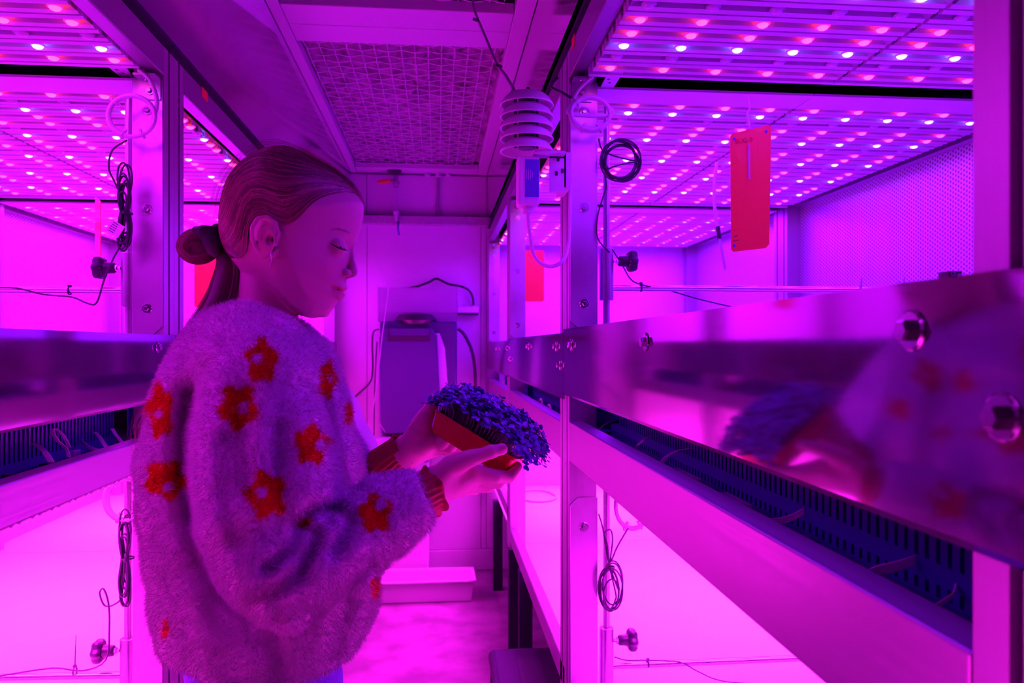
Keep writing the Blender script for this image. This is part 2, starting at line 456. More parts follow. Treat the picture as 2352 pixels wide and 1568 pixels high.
RACKS = {}
def rack(key, side, y0, y1, z, label, single=None, plates=True, group=None, bare=False):
    """z: dict of heights"""
    s = 1 if side == 'right' else -1
    xf, xback = (XR, XRB) if s > 0 else (XL, XLB)
    t = thing('grow_rack', (xf + s * 0.5, (y0 + y1) / 2, 0), label, 'rack', 'steel growing racks along the aisle')
    RACKS[key] = t
    pw, pd = 0.056, 0.058
    al = MAT['aluminium']
    for (ya, yb) in ((y0, y0 + pd), (y1 - pd, y1)):
        for (xa, xo) in ((xf, xf + s * pw), (xback - s * pw, xback)):
            post_mesh(xa, xo, ya, yb, z.get('post0', 0.0), z['top1']).build('post', al, t)
    # long beams on the aisle side
    b = xb(MB(), s, xf - s * 0.001, xf + s * 0.028, y0 + pd, y1 - pd, z['top0'], z['top1'])
    b.build('top_beam', MAT['brushed_steel'], t, bevel=0.002)
    b = xb(MB(), s, xf - s * 0.001, xf + s * 0.030, y0 + pd + 0.0005, y1 - pd - 0.0005, z['beam0'], z['beam1'])
    b.build('middle_beam', MAT['brushed_steel'], t, bevel=0.002)
    # polished front panel with folded lower lip
    xp = xf - s * 0.0035
    yp = z.get('pan_y', y0)
    pm = MB().prism([(xp, yp, z['pan1']), (xp + s * 0.0025, yp, z['pan1']), (xp + s * 0.0025, yp, z['pan0'] + 0.006), (xp + s * 0.012, yp, z['pan0'] + 0.003),
                     (xp + s * 0.012, yp, z['pan0']), (xp + s * 0.001, yp, z['pan0']), (xp, yp, z['pan0'] + 0.004)], (0, y1 - yp - 0.002, 0))
    pm.build('front_panel', MAT['polished_steel'], t)
    # decks
    xb(MB(), s, xf + s * 0.057, xback - s * 0.004, y0 + pd + 0.002, y1 - pd - 0.002, z['pan1'] - 0.095, z['pan1'] - 0.088).build('deck', MAT['shelf_white'], t)
    xb(MB(), s, xf + s * 0.032, xback - s * 0.004, y0 + 0.002, y1 - 0.002, z['beam0'] + 0.022, z['beam0'] + 0.030).build('lamp_tray', MAT['dark_metal'], t)
    xb(MB(), s, xf + s * 0.030, xback - s * 0.004, y0 + 0.001, y1 - 0.001, z['shelf'] - 0.008, z['shelf']).build('lower_shelf', MAT['shelf_white'], t)
    xb(MB(), s, xf, xf + s * 0.029, y0 + (0 if z.get('post0', 0) else pd), y1 - pd, z['rim'] - 0.05, z['rim']).build('shelf_rim', MAT['brushed_steel'], t, bevel=0.003)
    # back: perforated sheets with frame
    for (za, zb) in ((z['pan1'] - 0.10, z['top0'] - 0.012), (z['shelf'] - 0.02, z['beam0'] - 0.02)):
        xb(MB(), s, xback - s * 0.003, xback, y0 + pd, y1 - pd, za, zb).build('back_sheet', MAT['perforated_sheet'], t)
    xb(MB(), s, xback - s * 0.030, xback - s * 0.004, y0 + pd, y1 - pd, z['top0'] - 0.012, z['top1']).build('back_beam', al, t)
    # cross members, their near-black colour stands in for the unlit gap between lamps
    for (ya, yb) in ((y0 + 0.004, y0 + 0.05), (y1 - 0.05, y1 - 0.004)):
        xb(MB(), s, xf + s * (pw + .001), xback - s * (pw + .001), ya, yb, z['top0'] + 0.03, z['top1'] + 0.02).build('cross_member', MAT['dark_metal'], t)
    xb(MB(), s, xf, xback, y0 + 0.001, y1 - 0.001, z['top1'] + 0.022, z['top1'] + 0.03).build('top_sheet', MAT['dark_metal'], t)  # painted dark as the unlit space above the lamps
    if bare: return t
    for yb_ in (y1 - pd / 2,):
        pass
    # lower legs, the shade under the shelf put into their dark colour
    if z.get('post0', 0):
        for ya in (y0 + 0.03, y1 - 0.34):
            xb(MB(), s, xf + s * 0.006, xf + s * 0.05, ya, ya + 0.05, 0.0, z['shelf'] - 0.0085).build('leg', MAT['dark_metal'], t)
        xb(MB(), s, xback - s * 0.05, xback - s * 0.006, y1 - 0.34, y1 - 0.29, 0.0, z['shelf'] - 0.0085).build('leg', MAT['dark_metal'], t)
    # slotted duct behind the gap
    duct(t, s, xf + s * 0.085, y0 + pd + 0.05, y1 - pd - 0.01, z['beam1'] - 0.028, z['pan0'] + 0.036, single)
    if plates:
        # galvanised corner plates on the post face that looks back along the aisle
        yq = y1 - pd - 0.0032
        def plate(za, zb, cut_low):
            a, b_ = xf + s * 0.001, xf + s * (pw + 0.002); c = 0.016
            if cut_low: poly = [(a, za), (b_, za), (b_, zb), (a, zb)]; poly = [(a, za + c), (a + s * c, za), (b_, za), (b_, zb), (a, zb)]
            else: poly = [(a, za), (b_, za), (b_, zb), (a + s * c, zb), (a, zb - c)]
            if s < 0: poly = poly[::-1]
            pl = MB().prism([(x, yq, zz) for x, zz in poly], (0, 0.003, 0)).build('corner_plate', MAT['galvanized'], t, bevel=0.0008, seg=1)
            n = 3 if cut_low else 2
            for k in range(n):
                zz = za + 0.05 + k * ((zb - za - 0.11) / max(n - 1, 1))
                bolt(pl, (xf + s * (0.030), yq, zz), (0, -1, 0), 0.0055)
        plate(z['pan1'] + 0.001, z['top0'] - 0.01, True)
        plate(z['shelf'] + 0.002, z['beam0'] - 0.075, False)
        br = xb(MB(), s, xf + s * 0.004, xf + s * 0.045, yq - 0.032, yq - 0.0005, z['top0'] - 0.012, z['top0'] - 0.0085)
        xb(br, s, xf + s * 0.004, xf + s * 0.045, yq - 0.0038, yq - 0.0006, z['top0'] - 0.05, z['top0'] - 0.0086)
        br = br.build('angle_bracket', MAT['galvanized'], t)
        bolt(br, (xf + s * 0.024, yq - 0.0038, z['top0'] - 0.033), (0, -1, 0), 0.005)
        bolt(br, (xf + s * 0.024, yq - 0.018, z['top0'] - 0.012), (0, 0, -1), 0.004)
    return t

ZR = dict(pan0=1.098, pan1=1.236, beam0=0.966, beam1=1.046, top0=1.748, top1=1.806, shelf=0.45, rim=0.50)
ZL = dict(pan0=1.094, pan1=1.222, beam0=0.976, beam1=1.030, top0=1.727, top1=1.783, shelf=0.45, rim=0.50)
ZR2 = dict(ZR, post0=0.442, pan0=1.088, pan1=1.228, beam0=0.955, beam1=1.036, rim=0.52)
ZR3 = dict(ZR, post0=0.442, pan0=1.084, pan1=1.222, beam0=0.95, beam1=1.03, rim=0.585)
YR = [0.303, 1.604, 2.90, 4.09]
YL = [0.10, 1.607, 2.94, 4.09]
rack('r1', 'right', YR[0], YR[1], dict(ZR, pan_y=0.10), 'nearest growing rack on the right, its polished steel panel filling the right edge', single=(0.4, 1.6))
rack('r2', 'right', YR[1] + .001, YR[2], ZR2, 'second growing rack on the right, behind the hanging louvred sensor', single=None)
rack('r3', 'right', YR[2] + .001, YR[3], ZR3, 'farthest growing rack on the right, against the end wall', single=None)
rack('l1', 'left', YL[0], YL[1], ZL, 'nearest growing rack on the left, cut by the left edge of the photo', single=(0.95, 1.56))
rack('l2', 'left', YL[1] + .001, YL[2], ZL, 'growing rack on the left, behind the ponytail of the person')
rack('l3', 'left', YL[2] + .001, YL[3], ZL, 'farthest growing rack on the left, against the end wall', plates=False)
rack('r0', 'right', -0.95, 0.098, ZR, 'growing rack on the right, standing behind the camera', bare=True)
rack('l0', 'left', -1.27, YL[0] - .001, ZL, 'growing rack on the left, standing behind the camera', bare=True)

# bolts through the front panels
def pbolt(key, px, py, r):
    s = 1 if key[0] == 'r' else -1
    x = (XR if s > 0 else XL) - s * 0.0035
    bolt(RACKS[key], onX(px, py, x), (-s, 0, 0), r)
for (px, py) in ((2096, 759), (2304, 958), (1484, 785), (1312, 792), (1277, 795), (1286, 838), (1214, 795), (1165, 799), (1172, 824), (1143, 801)):
    y = onX(px, py, XR)[1]; pbolt('r1' if y < YR[1] else 'r2' if y < YR[2] else 'r3', px, py, 0.0066)
for (px, py) in ((362, 797), (783, 799), (786, 817)):
    y = onX(px, py, XL)[1]; pbolt('l1' if y < YL[1] else 'l2' if y < YL[2] else 'l3', px, py, 0.006)

# ---------------------------------------------------------------- grow lights
def led_mesh(matname, off=False):
    mb = MB()
    mb.lathe((0, 0, 0), (0, 0, -1), [(0, 0.0120), (0.0020, 0.0122), (0.0026, 0.0098)], 14, cap0=False, cap1=False)
    mb.m = 1
    mb.lathe((0, 0, 0), (0, 0, -1), [(0.0026, 0.0094), (0.0055, 0.0078), (0.0072, 0.0045), (0.0078, 0.0012)], 12, cap0=False)
    me = mb.mesh('led')
    me.materials.append(MAT[matname + '_rim'] if not off else MAT['translucent_plastic'])  # flange of a lit lens gets an added halo glow
    me.materials.append(MAT['led_red_off'] if off else MAT[matname])
    me.polygons.foreach_set('use_smooth', np.ones(len(me.polygons), bool))
    return me

LEDM = {}
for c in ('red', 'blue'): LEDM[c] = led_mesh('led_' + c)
LED_OFF = led_mesh(None, True)

ROW, PITCH_X = 0.0545, 0.1045
def bar_shape(mb, w, c=(0, 0, 0)):
    """light bar: channel open downwards, slanted ends; c = middle of its lower face"""
    hw = w / 2; a = 0.0245; g = 0.0095; dp = 0.013; e = 0.014; top = 0.022
    cx, cy, cz = c
    for sg in (-1, 1):                                      # two flanges
        y0, y1 = sorted((cy + sg * g, cy + sg * a))
        mb.add([(cx - hw, y0, cz + .003), (cx + hw, y0, cz + .003), (cx + hw, y1, cz + .003), (cx - hw, y1, cz + .003),
                (cx - hw, (y0 + y1) / 2, cz), (cx + hw, (y0 + y1) / 2, cz),
                (cx - hw, y0, cz + top), (cx + hw, y0, cz + top), (cx + hw, y1, cz + top), (cx - hw, y1, cz + top)],
               [(0, 1, 5, 4), (4, 5, 2, 3), (0, 6, 7, 1), (3, 2, 8, 9), (6, 9, 8, 7), (0, 4, 3, 9, 6), (1, 7, 8, 2, 5)])
    mb.m = 1
    mb.add([(cx - hw, cy - g, cz + dp), (cx + hw, cy - g, cz + dp), (cx + hw, cy + g, cz + dp), (cx - hw, cy + g, cz + dp)], [(0, 3, 2, 1)])
    mb.m = 0
    for sg in (-1, 1):                                      # slanted end lips
        xe = cx + sg * hw; xi = cx + sg * (hw - e)
        mb.add([(xi, cy - g, cz + dp), (xi, cy + g, cz + dp), (xe, cy + g, cz + .002), (xe, cy - g, cz + .002)], [(0, 1, 2, 3), (3, 2, 1, 0)])

def bar_mesh(w):
    mb = MB(); bar_shape(mb, w); me = mb.mesh('light_bar'); me.materials.append(MAT['white_enamel']); me.materials.append(MAT['lamp_board']); return me

def fixture(side, x0, x1, y0, y1, zf, pattern, y_first, label, x_led, group, single_from=-9.0, lowkey=None, single_leds=True, head=0.0, power=1.0):
    """one lamp: bars across the rack, a frame, lenses under the bars"""
    s = 1 if side == 'right' else -1
    key = lowkey or side
    w = abs(x1 - x0) - 0.006; xc = (x0 + x1) / 2
    t = thing('grow_light', (xc, (y0 + y1) / 2, zf), label, 'grow light', group)
    lo, hi = min(x0, x1), max(x0, x1)
    fr = MB()
    fr.box(*((lo, hi)), y0, y0 + 0.030 + head, zf + 0.001, zf + 0.006); fr.box(lo, hi, y1 - 0.012, y1, zf + 0.001, zf + 0.028)
    fr.box(lo + .002, hi - .002, y0 + 0.031 + head, y1 - 0.013, zf + 0.0235, zf + 0.0275)
    fr.build('lamp_housing', MAT['white_enamel'], t)
    bm = bar_mesh(w)
    rest = MB(); led_rest = {}
    k = 0; y = y_first
    xl = [x for x in x_led if lo < x < hi]
    while y < y1 - 0.035:
        if y > y0 + 0.055 + head * 0.6:
            c = pattern[k % len(pattern)]
            if y >= single_from:
                b = bpy.data.objects.new('light_bar', bm); COL.objects.link(b); b.parent = t
                b.location = (0, y - (y0 + y1) / 2, 0)
                if single_leds:
                    for x in xl:
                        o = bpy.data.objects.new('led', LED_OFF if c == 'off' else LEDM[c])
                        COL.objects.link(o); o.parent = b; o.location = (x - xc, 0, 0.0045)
                else:
                    if c != 'off':
                        led_rest.setdefault(c, []).extend([(x, y) for x in xl])
            else:
                bar_shape(rest, w, (xc, y, zf))
                if c != 'off': led_rest.setdefault(c, []).extend([(x, y) for x in xl])
        k += 1; y += ROW
    if rest.v:
        o = rest.build('light_bars', [MAT['white_enamel'], MAT['lamp_board']], t); o['kind'] = 'stuff'
    for c, pos in led_rest.items():
        mb = MB()
        for (x, y) in pos:
            mb.lathe((x, y, zf + .0062), (0, 0, -1), [(0, 0.0094), (0.0029, 0.0078), (0.0046, 0.0045), (0.0052, 0.0012)], 8, cap0=False)
        o = mb.build('leds', MAT['led_' + c], t, smooth=True); o['kind'] = 'stuff'
    # the light of the lamp itself
    L = bpy.data.lights.new('lamp_light', 'AREA'); L.shape = 'RECTANGLE'; L.size = w - 0.03; L.size_y = y1 - y0 - 0.07
    e = LAMP[key]; mx = max(e); L.color = tuple(q / mx for q in e); L.spread = math.radians(SPREAD[key]); L.energy = power * mx * math.pi * L.size * L.size_y
    lo_ = bpy.data.objects.new('lamp_light', L); COL.objects.link(lo_); lo_.parent = t; lo_.location = (0, 0.01, -0.006)
    return t

random.seed(7)
RP = ['red', 'red', 'blue', 'off']; LP = ['red', 'red', 'off', 'blue']
ZFR, ZFL = 1.733, 1.722
xr = [0.330 + PITCH_X * i for i in range(11)]; xl_ = [-0.589 - 0.106 * i for i in range(10)]
GR, GL = 'grow lights under the right racks', 'grow lights under the left racks'
def phase(pat, y_blue, y0):
    """first row at or after y0 and the pattern turned so that a blue row falls on y_blue"""
    n = math.floor((y_blue - y0) / ROW)
    yf = y_blue - n * ROW
    i = pat.index('blue')
    k0 = (i - n) % 4
    return yf, pat[k0:] + pat[:k0]
where = {0: 'near the aisle', 1: 'towards the back'}
for bay, (ya, yb, yblue, sf, sl) in enumerate(((0.37, 1.495, 1.338, 1.15, True), (1.566, 2.84, 1.722, 0, True), (2.92, 4.03, 3.00, 0, False))):
    for m, (xa, xb_) in enumerate(((0.297 if bay == 0 else 0.3255, 0.799), (0.801, 1.340))):
        yf, pt = phase(RP, yblue, ya)
        nm = ('nearest lamp on the right, partly above the top edge', 'right-hand lamp with red and blue lenses behind the hanging red card', 'farthest right-hand lamp, by the end wall')[bay]
        fixture('right', xa, xb_, ya, yb, ZFR, pt, yf, nm + (', aisle side' if m == 0 else ', back side'), xr, GR, single_from=sf, single_leds=sl, head=0.06 if bay else 0, power=(1.15, 1.0, 2.6)[bay])
for bay, (ya, yb, yblue, sf, sl) in enumerate(((0.20, 1.505, 1.412, 1.15, True), (1.575, 2.86, 1.79, 0, True), (2.945, 4.03, 3.06, 0, False))):
    for m, (xa, xb_) in enumerate(((-0.558 if bay == 0 else -0.5875, -1.056), (-1.058, -1.590))):
        yf, pt = phase(LP, yblue, ya)
        nm = ('nearest lamp on the left, cut by the top left corner', 'left-hand lamp with red and blue lenses, behind the head of the person', 'farthest left-hand lamp, by the end wall')[bay]
        fixture('left', xa, xb_, ya, yb, ZFL, pt, yf, nm + (', aisle side' if m == 0 else ', back side'), xl_, GL, single_from=sf, single_leds=sl, head=0.06 if bay else 0, power=(1.15, 1.0, 2.6)[bay])
# lamps of the lower decks, facing down onto the white shelves (their lenses face away from the camera)
for sd, ys, zz, a0, a1, xx in (('right', YR, 0.945, 0.302, 1.34, xr), ('left', YL, 0.957, -0.564, -1.60, xl_)):
    for bay in range(3):
        yf, pt = phase(RP, ys[bay] + 0.15, ys[bay] + 0.06)
        fixture(sd, a0, a1, ys[bay] + 0.062, ys[bay + 1] - 0.062, zz, pt, yf,
                ('nearest', 'second', 'farthest')[bay] + ' lower lamp on the %s, shining on the white shelf below' % sd, xx, 'lamps of the lower shelves', single_from=99, lowkey='low_' + sd, power=((0.65 if sd == 'right' else 0.95), 1.0, 1.1)[bay])
# ---------------------------------------------------------------- fittings on the racks
RT = np.array((1.0, 0, 0)); BK = np.array((0, 1.0, 0)); UP = np.array((0, 0, 1.0))

def pt(px, py, y):
    """point on the cross plane at depth y of the room"""
    return onY(px, py, y)

def text_mesh(body, size, mname):
    cu = bpy.data.curves.new('txt', 'FONT'); cu.body = body; cu.size = size; cu.align_x = 'CENTER'; cu.extrude = 0.0001
    o = bpy.data.objects.new('txt', cu); COL.objects.link(o)
    dg = bpy.context.evaluated_depsgraph_get()
    me = bpy.data.meshes.new_from_object(o.evaluated_get(dg)); bpy.data.objects.remove(o)
    me.materials.clear(); me.materials.append(MAT[mname]); me.name = 'printed_text'
    return me

def print_on(parent, body, c, size, right, up, mname='card_print', name='printed_text'):
    me = text_mesh(body, size, mname)
    right = Vector(right).normalized(); up = Vector(up).normalized(); n = right.cross(up)
    M = Matrix((right, up, n)).transposed().to_4x4()
    o = bpy.data.objects.new(name, me); COL.objects.link(o); o.parent = parent
    M.translation = Vector(tuple(np.array(c, float) - org(parent)))
    o.matrix_local = M
    return o

def print_bars(parent, c, widths, pitch, h, right, up, mname):
    """print too small to read: rows of short dark dashes"""
    right = np.array(right, float); up = np.array(up, float); n = np.cross(right, up); c = np.array(c, float)
    for k, row in enumerate(widths):
        x = -sum(row) / 2 - (len(row) - 1) * 0.0004
        for w in row:
            MB().obox(c - up * k * pitch + right * (x + w / 2), right * w / 2, up * h / 2, n * 0.0001).build('print_dash', MAT[mname], parent); x += w + 0.0008

def star_knob(parent, c, s):
    """lobed black grip on a stem; c = point on the sleeve, s = direction along x"""
    k = MB()
    poly = []
    for i in range(60):
        a = 2 * math.pi * i / 60; r = 0.0215 + 0.0024 * math.cos(6 * a)
        poly.append((r * math.cos(a), r * math.sin(a)))
    x0 = c[0] + s * 0.030
    rings = [(0.0, 0.80), (0.004, 0.97), (0.009, 1.0), (0.015, 0.97), (0.0185, 0.80), (0.019, 0.35)]
    vs = [(x0 + s * dx, c[1] + q * a, c[2] + q * b) for dx, q in rings for a, b in poly]
    n = 60; fs = []
    for i in range(len(rings) - 1):
        for j in range(n): fs.append((i * n + j, i * n + (j + 1) % n, (i + 1) * n + (j + 1) % n, (i + 1) * n + j))
    fs.append(tuple(range(n))); fs.append(tuple(range((len(rings) - 1) * n, len(rings) * n)))
    k.add(vs, fs)
    k.lathe((c[0] + s * 0.010, c[1], c[2]), (s, 0, 0), [(0, 0.0085), (0.002, 0.0105), (0.012, 0.0112), (0.021, 0.013)], 24)
    g = shade_auto(k.build('knob', MAT['black_plastic'], parent), 50)
    st = MB().lathe((c[0], c[1], c[2]), (s, 0, 0), [(0, 0.0035), (0.006, 0.0035), (0.006, 0.0065), (0.011, 0.0065)], 6)
    st.build('stem', MAT['chrome'], g)
    return g

def rod_stand(label, s, px_rod, y, z0, z1, zs0, zs1, zbar, x_end, zknob, bar_tilt=0.0):
    """upright rod with a clamped sleeve that carries a crossbar into the rack"""
    x = onY(px_rod, 795, y)[0]
    t = thing('rod_stand', (x, y, z0), label, 'rod stand', 'adjustable rods inside the racks')
    shade_auto(MB().lathe((x, y, z0), UP, [(0, 0.0068), (z1 - z0, 0.0068)], 18).build('upright_rod', MAT['galvanized'], t))
    shade_auto(MB().lathe((x, y, zs0), UP, [(0, 0.0132), (0.001, 0.0145), (zs1 - zs0 - 0.001, 0.0145), (zs1 - zs0, 0.0132)], 24).build('sleeve', MAT['galvanized'], t))
    shade_auto(MB().tube([(x + s * 0.013, y, zbar), (x_end, y, zbar + bar_tilt)], 0.0065, 16).build('crossbar', MAT['chrome'], t), 60)
    star_knob(t, (x + s * 0.0140, y - 0.004, zknob), s)
    return t, x

zz = lambda py, y: onY(1400, py, y)[2]
yr = 1.575
rod_stand('upright rod with black star knob and long crossbar in the upper right rack', 1, 1393, yr, 1.15, 1.70, zz(690, yr), zz(570, yr), zz(661, yr), 1.33, zz(600, yr))
rod_stand('upright rod with black star knob and crossbar above the white shelf at lower right', 1, 1393, yr, 0.452, 0.93, 0.455, zz(1440, yr), zz(1529, yr), 1.33, zz(1469, yr))
yl = 1.575
zl = lambda py, px=290: onY(px, py, yl)[2]
rod_stand('upright rod with black star knob and crossbar in the upper left rack', -1, 296, yl, 1.13, 1.69, zl(705), zl(580), zl(667), -1.58, zl(616))
rod_stand('upright rod with black star knob and sagging crossbar above the white shelf at lower left', -1, 294, yl, 0.452, 0.94, 0.455, zl(1465), zl(1549), -1.58, zl(1491), 0.02)

def cable(name, label, cat, pts, r, m, n=8, group=None, seg=6, closed=False, parent=None):
    mb = MB().tube(spline(pts, seg, closed), r, n, closed=closed)
    o = mb.build(name, MAT[m], parent, smooth=True)
    if parent is None: tag(o, label, cat, group)
    return o

def tie(parent, c, axis, r, m='black_plastic', tail=None):
    """cable tie: thin band with a small head"""
    c = np.array(c, float); a = np.array(axis, float); a /= np.linalg.norm(a)
    mb = MB().lathe(c - a * 0.0016, a, [(0, r), (0.0032, r)], 14, cap0=False, cap1=False)
    mb.lathe(c - a * 0.0016, a, [(0, r - .0008), (0.0032, r - .0008)], 14, cap0=False, cap1=False)
    o_ = np.cross(a, (0, 0, 1.0)); o_ = o_ / (np.linalg.norm(o_) + 1e-9) if np.linalg.norm(o_) > 1e-6 else np.array((1.0, 0, 0))
    h = np.cross(o_, a)
    mb.obox(c + h * (r + 0.0015), a * 0.003, o_ * 0.0025, h * 0.002)
    if tail is not None: mb.tube([c + h * r, c + h * r + np.array(tail)], [0.0014, 0.0007], 4)
    return mb.build('cable_tie', MAT[m], parent)

def coil(name, label, cat, c, u, v, ru, rv, turns, r, m, jit, seed, group, ends=(), pinch=0.0):
    """loosely wound loops, one continuous strand"""
    g = random.Random(seed); pts = []
    c, u, v = (np.array(q, float) for q in (c, u, v)); w = np.cross(u, v)
    N = turns * 12
    ph = [g.uniform(0, 6.28) for _ in range(6)]
    for i in range(N + 1):
        a = 2 * math.pi * i / 12; k = i / 12
        f = 1 + jit * (math.sin(1.7 * k + ph[0]) + 0.6 * math.sin(3.1 * k + ph[1]))
        ox = jit * ru * math.sin(2.3 * k + ph[2]); oy = jit * rv * math.sin(1.9 * k + ph[3])
        pts.append(c + u * (ru * f * math.cos(a) + ox) * (1 - pinch * (1 - min(1, abs(math.sin(a)) * 1.25))) + v * (rv * f * math.sin(a) + oy) + w * (0.0025 * math.sin(k * 2.4 + ph[4]) + 0.0008 * k))
    if ends:
        if ends[0]: pts = [np.array(e, float) for e in ends[0]] + pts
        if len(ends) > 1 and ends[1]: pts = pts + [np.array(e, float) for e in ends[1]]
    t = thing(name, c, label, cat, group)
    MB().tube(spline(pts, 4), r, 6).build('strand', MAT[m], t, smooth=True)
    return t

GC = 'tied cable coils on the posts'
# white hoses coiled and tied at the post tops and under the beams
def hose_ring(px, py, rx, ry, y, label, lead=None, seed=1):
    c = pt(px, py, y); sc = y / F_PX * 1.02
    t = coil('coiled_hose', label, 'hose', c, RT, UP, rx * sc, ry * sc, 2, 0.0042, 'white_plastic', 0.035, seed, 'white hose coils on the posts', lead or ())
    for a in (2.4, 5.2, 4.3):
        q = c + RT * rx * sc * math.cos(a) + UP * ry * sc * math.sin(a)
        tie(t, q, (-math.sin(a), 0.0, math.cos(a)), 0.0085, 'white_plastic')
    return t
hose_ring(303, 268, 47, 43, 1.50, 'white hose ring tied at the top of the left post', ([pt(318, 160, 1.50), pt(345, 185, 1.50), pt(361, 235, 1.50), pt(350, 275, 1.50)], None), 2)
hose_ring(1357, 262, 46, 38, 1.50, 'white hose ring tied at the top of the right post', ([pt(1362, 175, 1.50), pt(1330, 205, 1.50), pt(1313, 240, 1.50), pt(1311, 262, 1.5)], None), 3)
hose_ring(290, 1146, 41, 46, 1.50, 'white hose ring hanging under the left beam beside the sweater', None, 4)
hose_ring(1452, 1162, 40, 52, 1.60, 'white hose loop hanging under the right beam above the white shelf', None, 5)

# black cable coils
c = coil('cable_coil', 'round coil of black cable hanging beside the right post', 'cable', pt(1425, 370, 1.53), RT, UP, 0.037, 0.038, 8, 0.0016, 'black_rubber', 0.11, 11, GC,
         ([pt(1375, 318, 1.53), pt(1390, 350, 1.53)], [pt(1394, 390, 1.53), pt(1392, 430, 1.53), pt(1374, 490, 1.535), pt(1372, 545, 1.535), pt(1400, 580, 1.535)]))
tie(c, pt(1390, 385, 1.53), UP, 0.007)
c = coil('cable_coil', 'long hanks of black cable hanging beside the left post', 'cable', pt(288, 483, 1.50), RT, UP, 0.014, 0.062, 9, 0.0017, 'black_rubber', 0.20, 12, GC, pinch=0.7, ends=
         ([pt(292, 322, 1.5), pt(258, 345, 1.5), pt(250, 385, 1.5), pt(262, 415, 1.5)], [pt(280, 555, 1.5), pt(262, 590, 1.49), pt(240, 640, 1.48), pt(222, 695, 1.48), pt(200, 696, 1.49), pt(165, 682, 1.53), pt(100, 676, 1.54), pt(40, 662, 1.54), pt(-20, 661, 1.54)]))
tie(c, pt(290, 490, 1.50), UP, 0.012)
tagp = c
c = coil('cable_coil', 'hank of black cable hanging low beside the left post', 'cable', pt(288, 1285, 1.50), RT, UP, 0.012, 0.070, 8, 0.0017, 'black_rubber', 0.20, 13, GC, pinch=0.7, ends=
         ([pt(296, 1202, 1.5), pt(278, 1210, 1.5), pt(276, 1240, 1.5)], [pt(280, 1365, 1.5), pt(262, 1388, 1.5), pt(240, 1390, 1.5), pt(229, 1362, 1.5), pt(238, 1352, 1.5), pt(249, 1385, 1.5), pt(251, 1440, 1.5), pt(243, 1515, 1.5), pt(190, 1540, 1.54), pt(120, 1534, 1.55), pt(0, 1552, 1.56)]))
tie(c, pt(293, 1281, 1.50), UP, 0.012)
c = coil('cable_coil', 'bow of black cable tied to the rod above the white shelf at lower right', 'cable', pt(1403, 1352, 1.52), RT, UP, 0.019, 0.040, 6, 0.0018, 'black_rubber', 0.22, 14, GC,
         ([pt(1375, 1180, 1.53), pt(1385, 1215, 1.53), pt(1398, 1290, 1.52)], [pt(1400, 1300, 1.52), pt(1395, 1250, 1.52), pt(1388, 1225, 1.52), pt(1402, 1216, 1.52), pt(1407, 1240, 1.52), pt(1402, 1290, 1.52), pt(1418, 1255, 1.52), pt(1443, 1212, 1.52)]))
tie(c, pt(1402, 1302, 1.52), UP, 0.009)

# tag tied to the left hank of cable
tg = thing('cable_tag', pt(266, 525, 1.485), 'small printed white tag tied to the left cable hank', 'tag')
ru = np.array((math.cos(-0.55), 0, math.sin(-0.55))); vu = np.array((-ru[2], 0, ru[0]))
c0 = pt(264, 525, 1.485)
MB().obox(c0, ru * 0.0135, BK * 0.0006, vu * 0.0125).build('tag_card', MAT['white_plastic'], tg)
print_bars(tg, c0 - BK * 0.0008 + vu * 0.009 - ru * 0.003, ((.003, .006), (.005, .004), (.004, .003, .004), (.006, .005), (.003, .006)), 0.0042, 0.0014, ru, vu, 'black_rubber')

# cables that run along the rods
cable('loose_cable', 'thin black cable tied to the upper right crossbar', 'cable', [pt(1406, 572, yr - .02), pt(1430, 610, yr - .02), pt(1448, 640, yr - .015), pt(1472, 653, yr - .012), pt(1540, 668, yr + .01), pt(1610, 688, yr + .02), pt(1700, 708, yr + .03), pt(1760, 714, yr + .03)], 0.0014, 'black_rubber')
cable('loose_cable', 'thin black cable tied to the lower right crossbar', 'cable', [pt(1411, 1508, yr - .012), pt(1440, 1516, yr - .012), pt(1490, 1516, yr - .012), pt(1560, 1520, yr - .01), pt(1600, 1540, yr - .01), pt(1645, 1560, yr), pt(1700, 1568, yr), pt(1800, 1572, yr)], 0.0014, 'black_rubber')
ti = thing('cable_tie', pt(1472, 661, yr), 'black cable tie round the upper right crossbar', 'cable tie'); tie(ti, pt(1472, 661, yr), RT, 0.0082)
ti = thing('cable_tie', pt(1488, 1524, yr), 'black cable tie round the lower right crossbar', 'cable tie'); tie(ti, pt(1488, 1524, yr), RT, 0.0082)
ti = thing('cable_tie', pt(160, 672, yl), 'black cable tie round the upper left crossbar', 'cable tie'); tie(ti, pt(160, 668, yl), RT, 0.0082)
ti = thing('cable_tie', pt(172, 1540, yl), 'cable tie with long upright tail on the lower left crossbar', 'cable tie'); tie(ti, pt(172, 1541, yl), RT, 0.0086, tail=(0.002, 0, 0.062))

# ---------------------------------------------------------------- sticky insect cards
def card(label, corners, writing=None):
    """corners: top-left, top-right, bottom-right, bottom-left"""
    a, b, c_, d = (np.array(q, float) for q in corners)
    o = (a + b + c_ + d) / 4
    t = thing('sticky_card', o, label, 'insect card', 'sticky insect cards hanging in the racks')
    nrm = np.cross(b - a, d - a); nrm /= np.linalg.norm(nrm)
    r = 0.07
    def cut(p, q, s_): return [p + (q - p) * r * 1.3, p + (s_ - p) * r * 0.4]
    poly = [a + (d - a) * .02, a + (b - a) * .06, b - (b - a) * .06, b + (c_ - b) * .02, c_ - (c_ - b) * .03, c_ - (c_ - d) * .1, d + (c_ - d) * .06, d - (d - a) * .02]
    poly = poly[::-1]
    pc = MB().prism([p + nrm * 0.0008 for p in poly], -nrm * 0.0016).build('card_sheet', MAT['sticky_card'], t)
    return t, a, b, c_, d, nrm
yc_ = 1.25
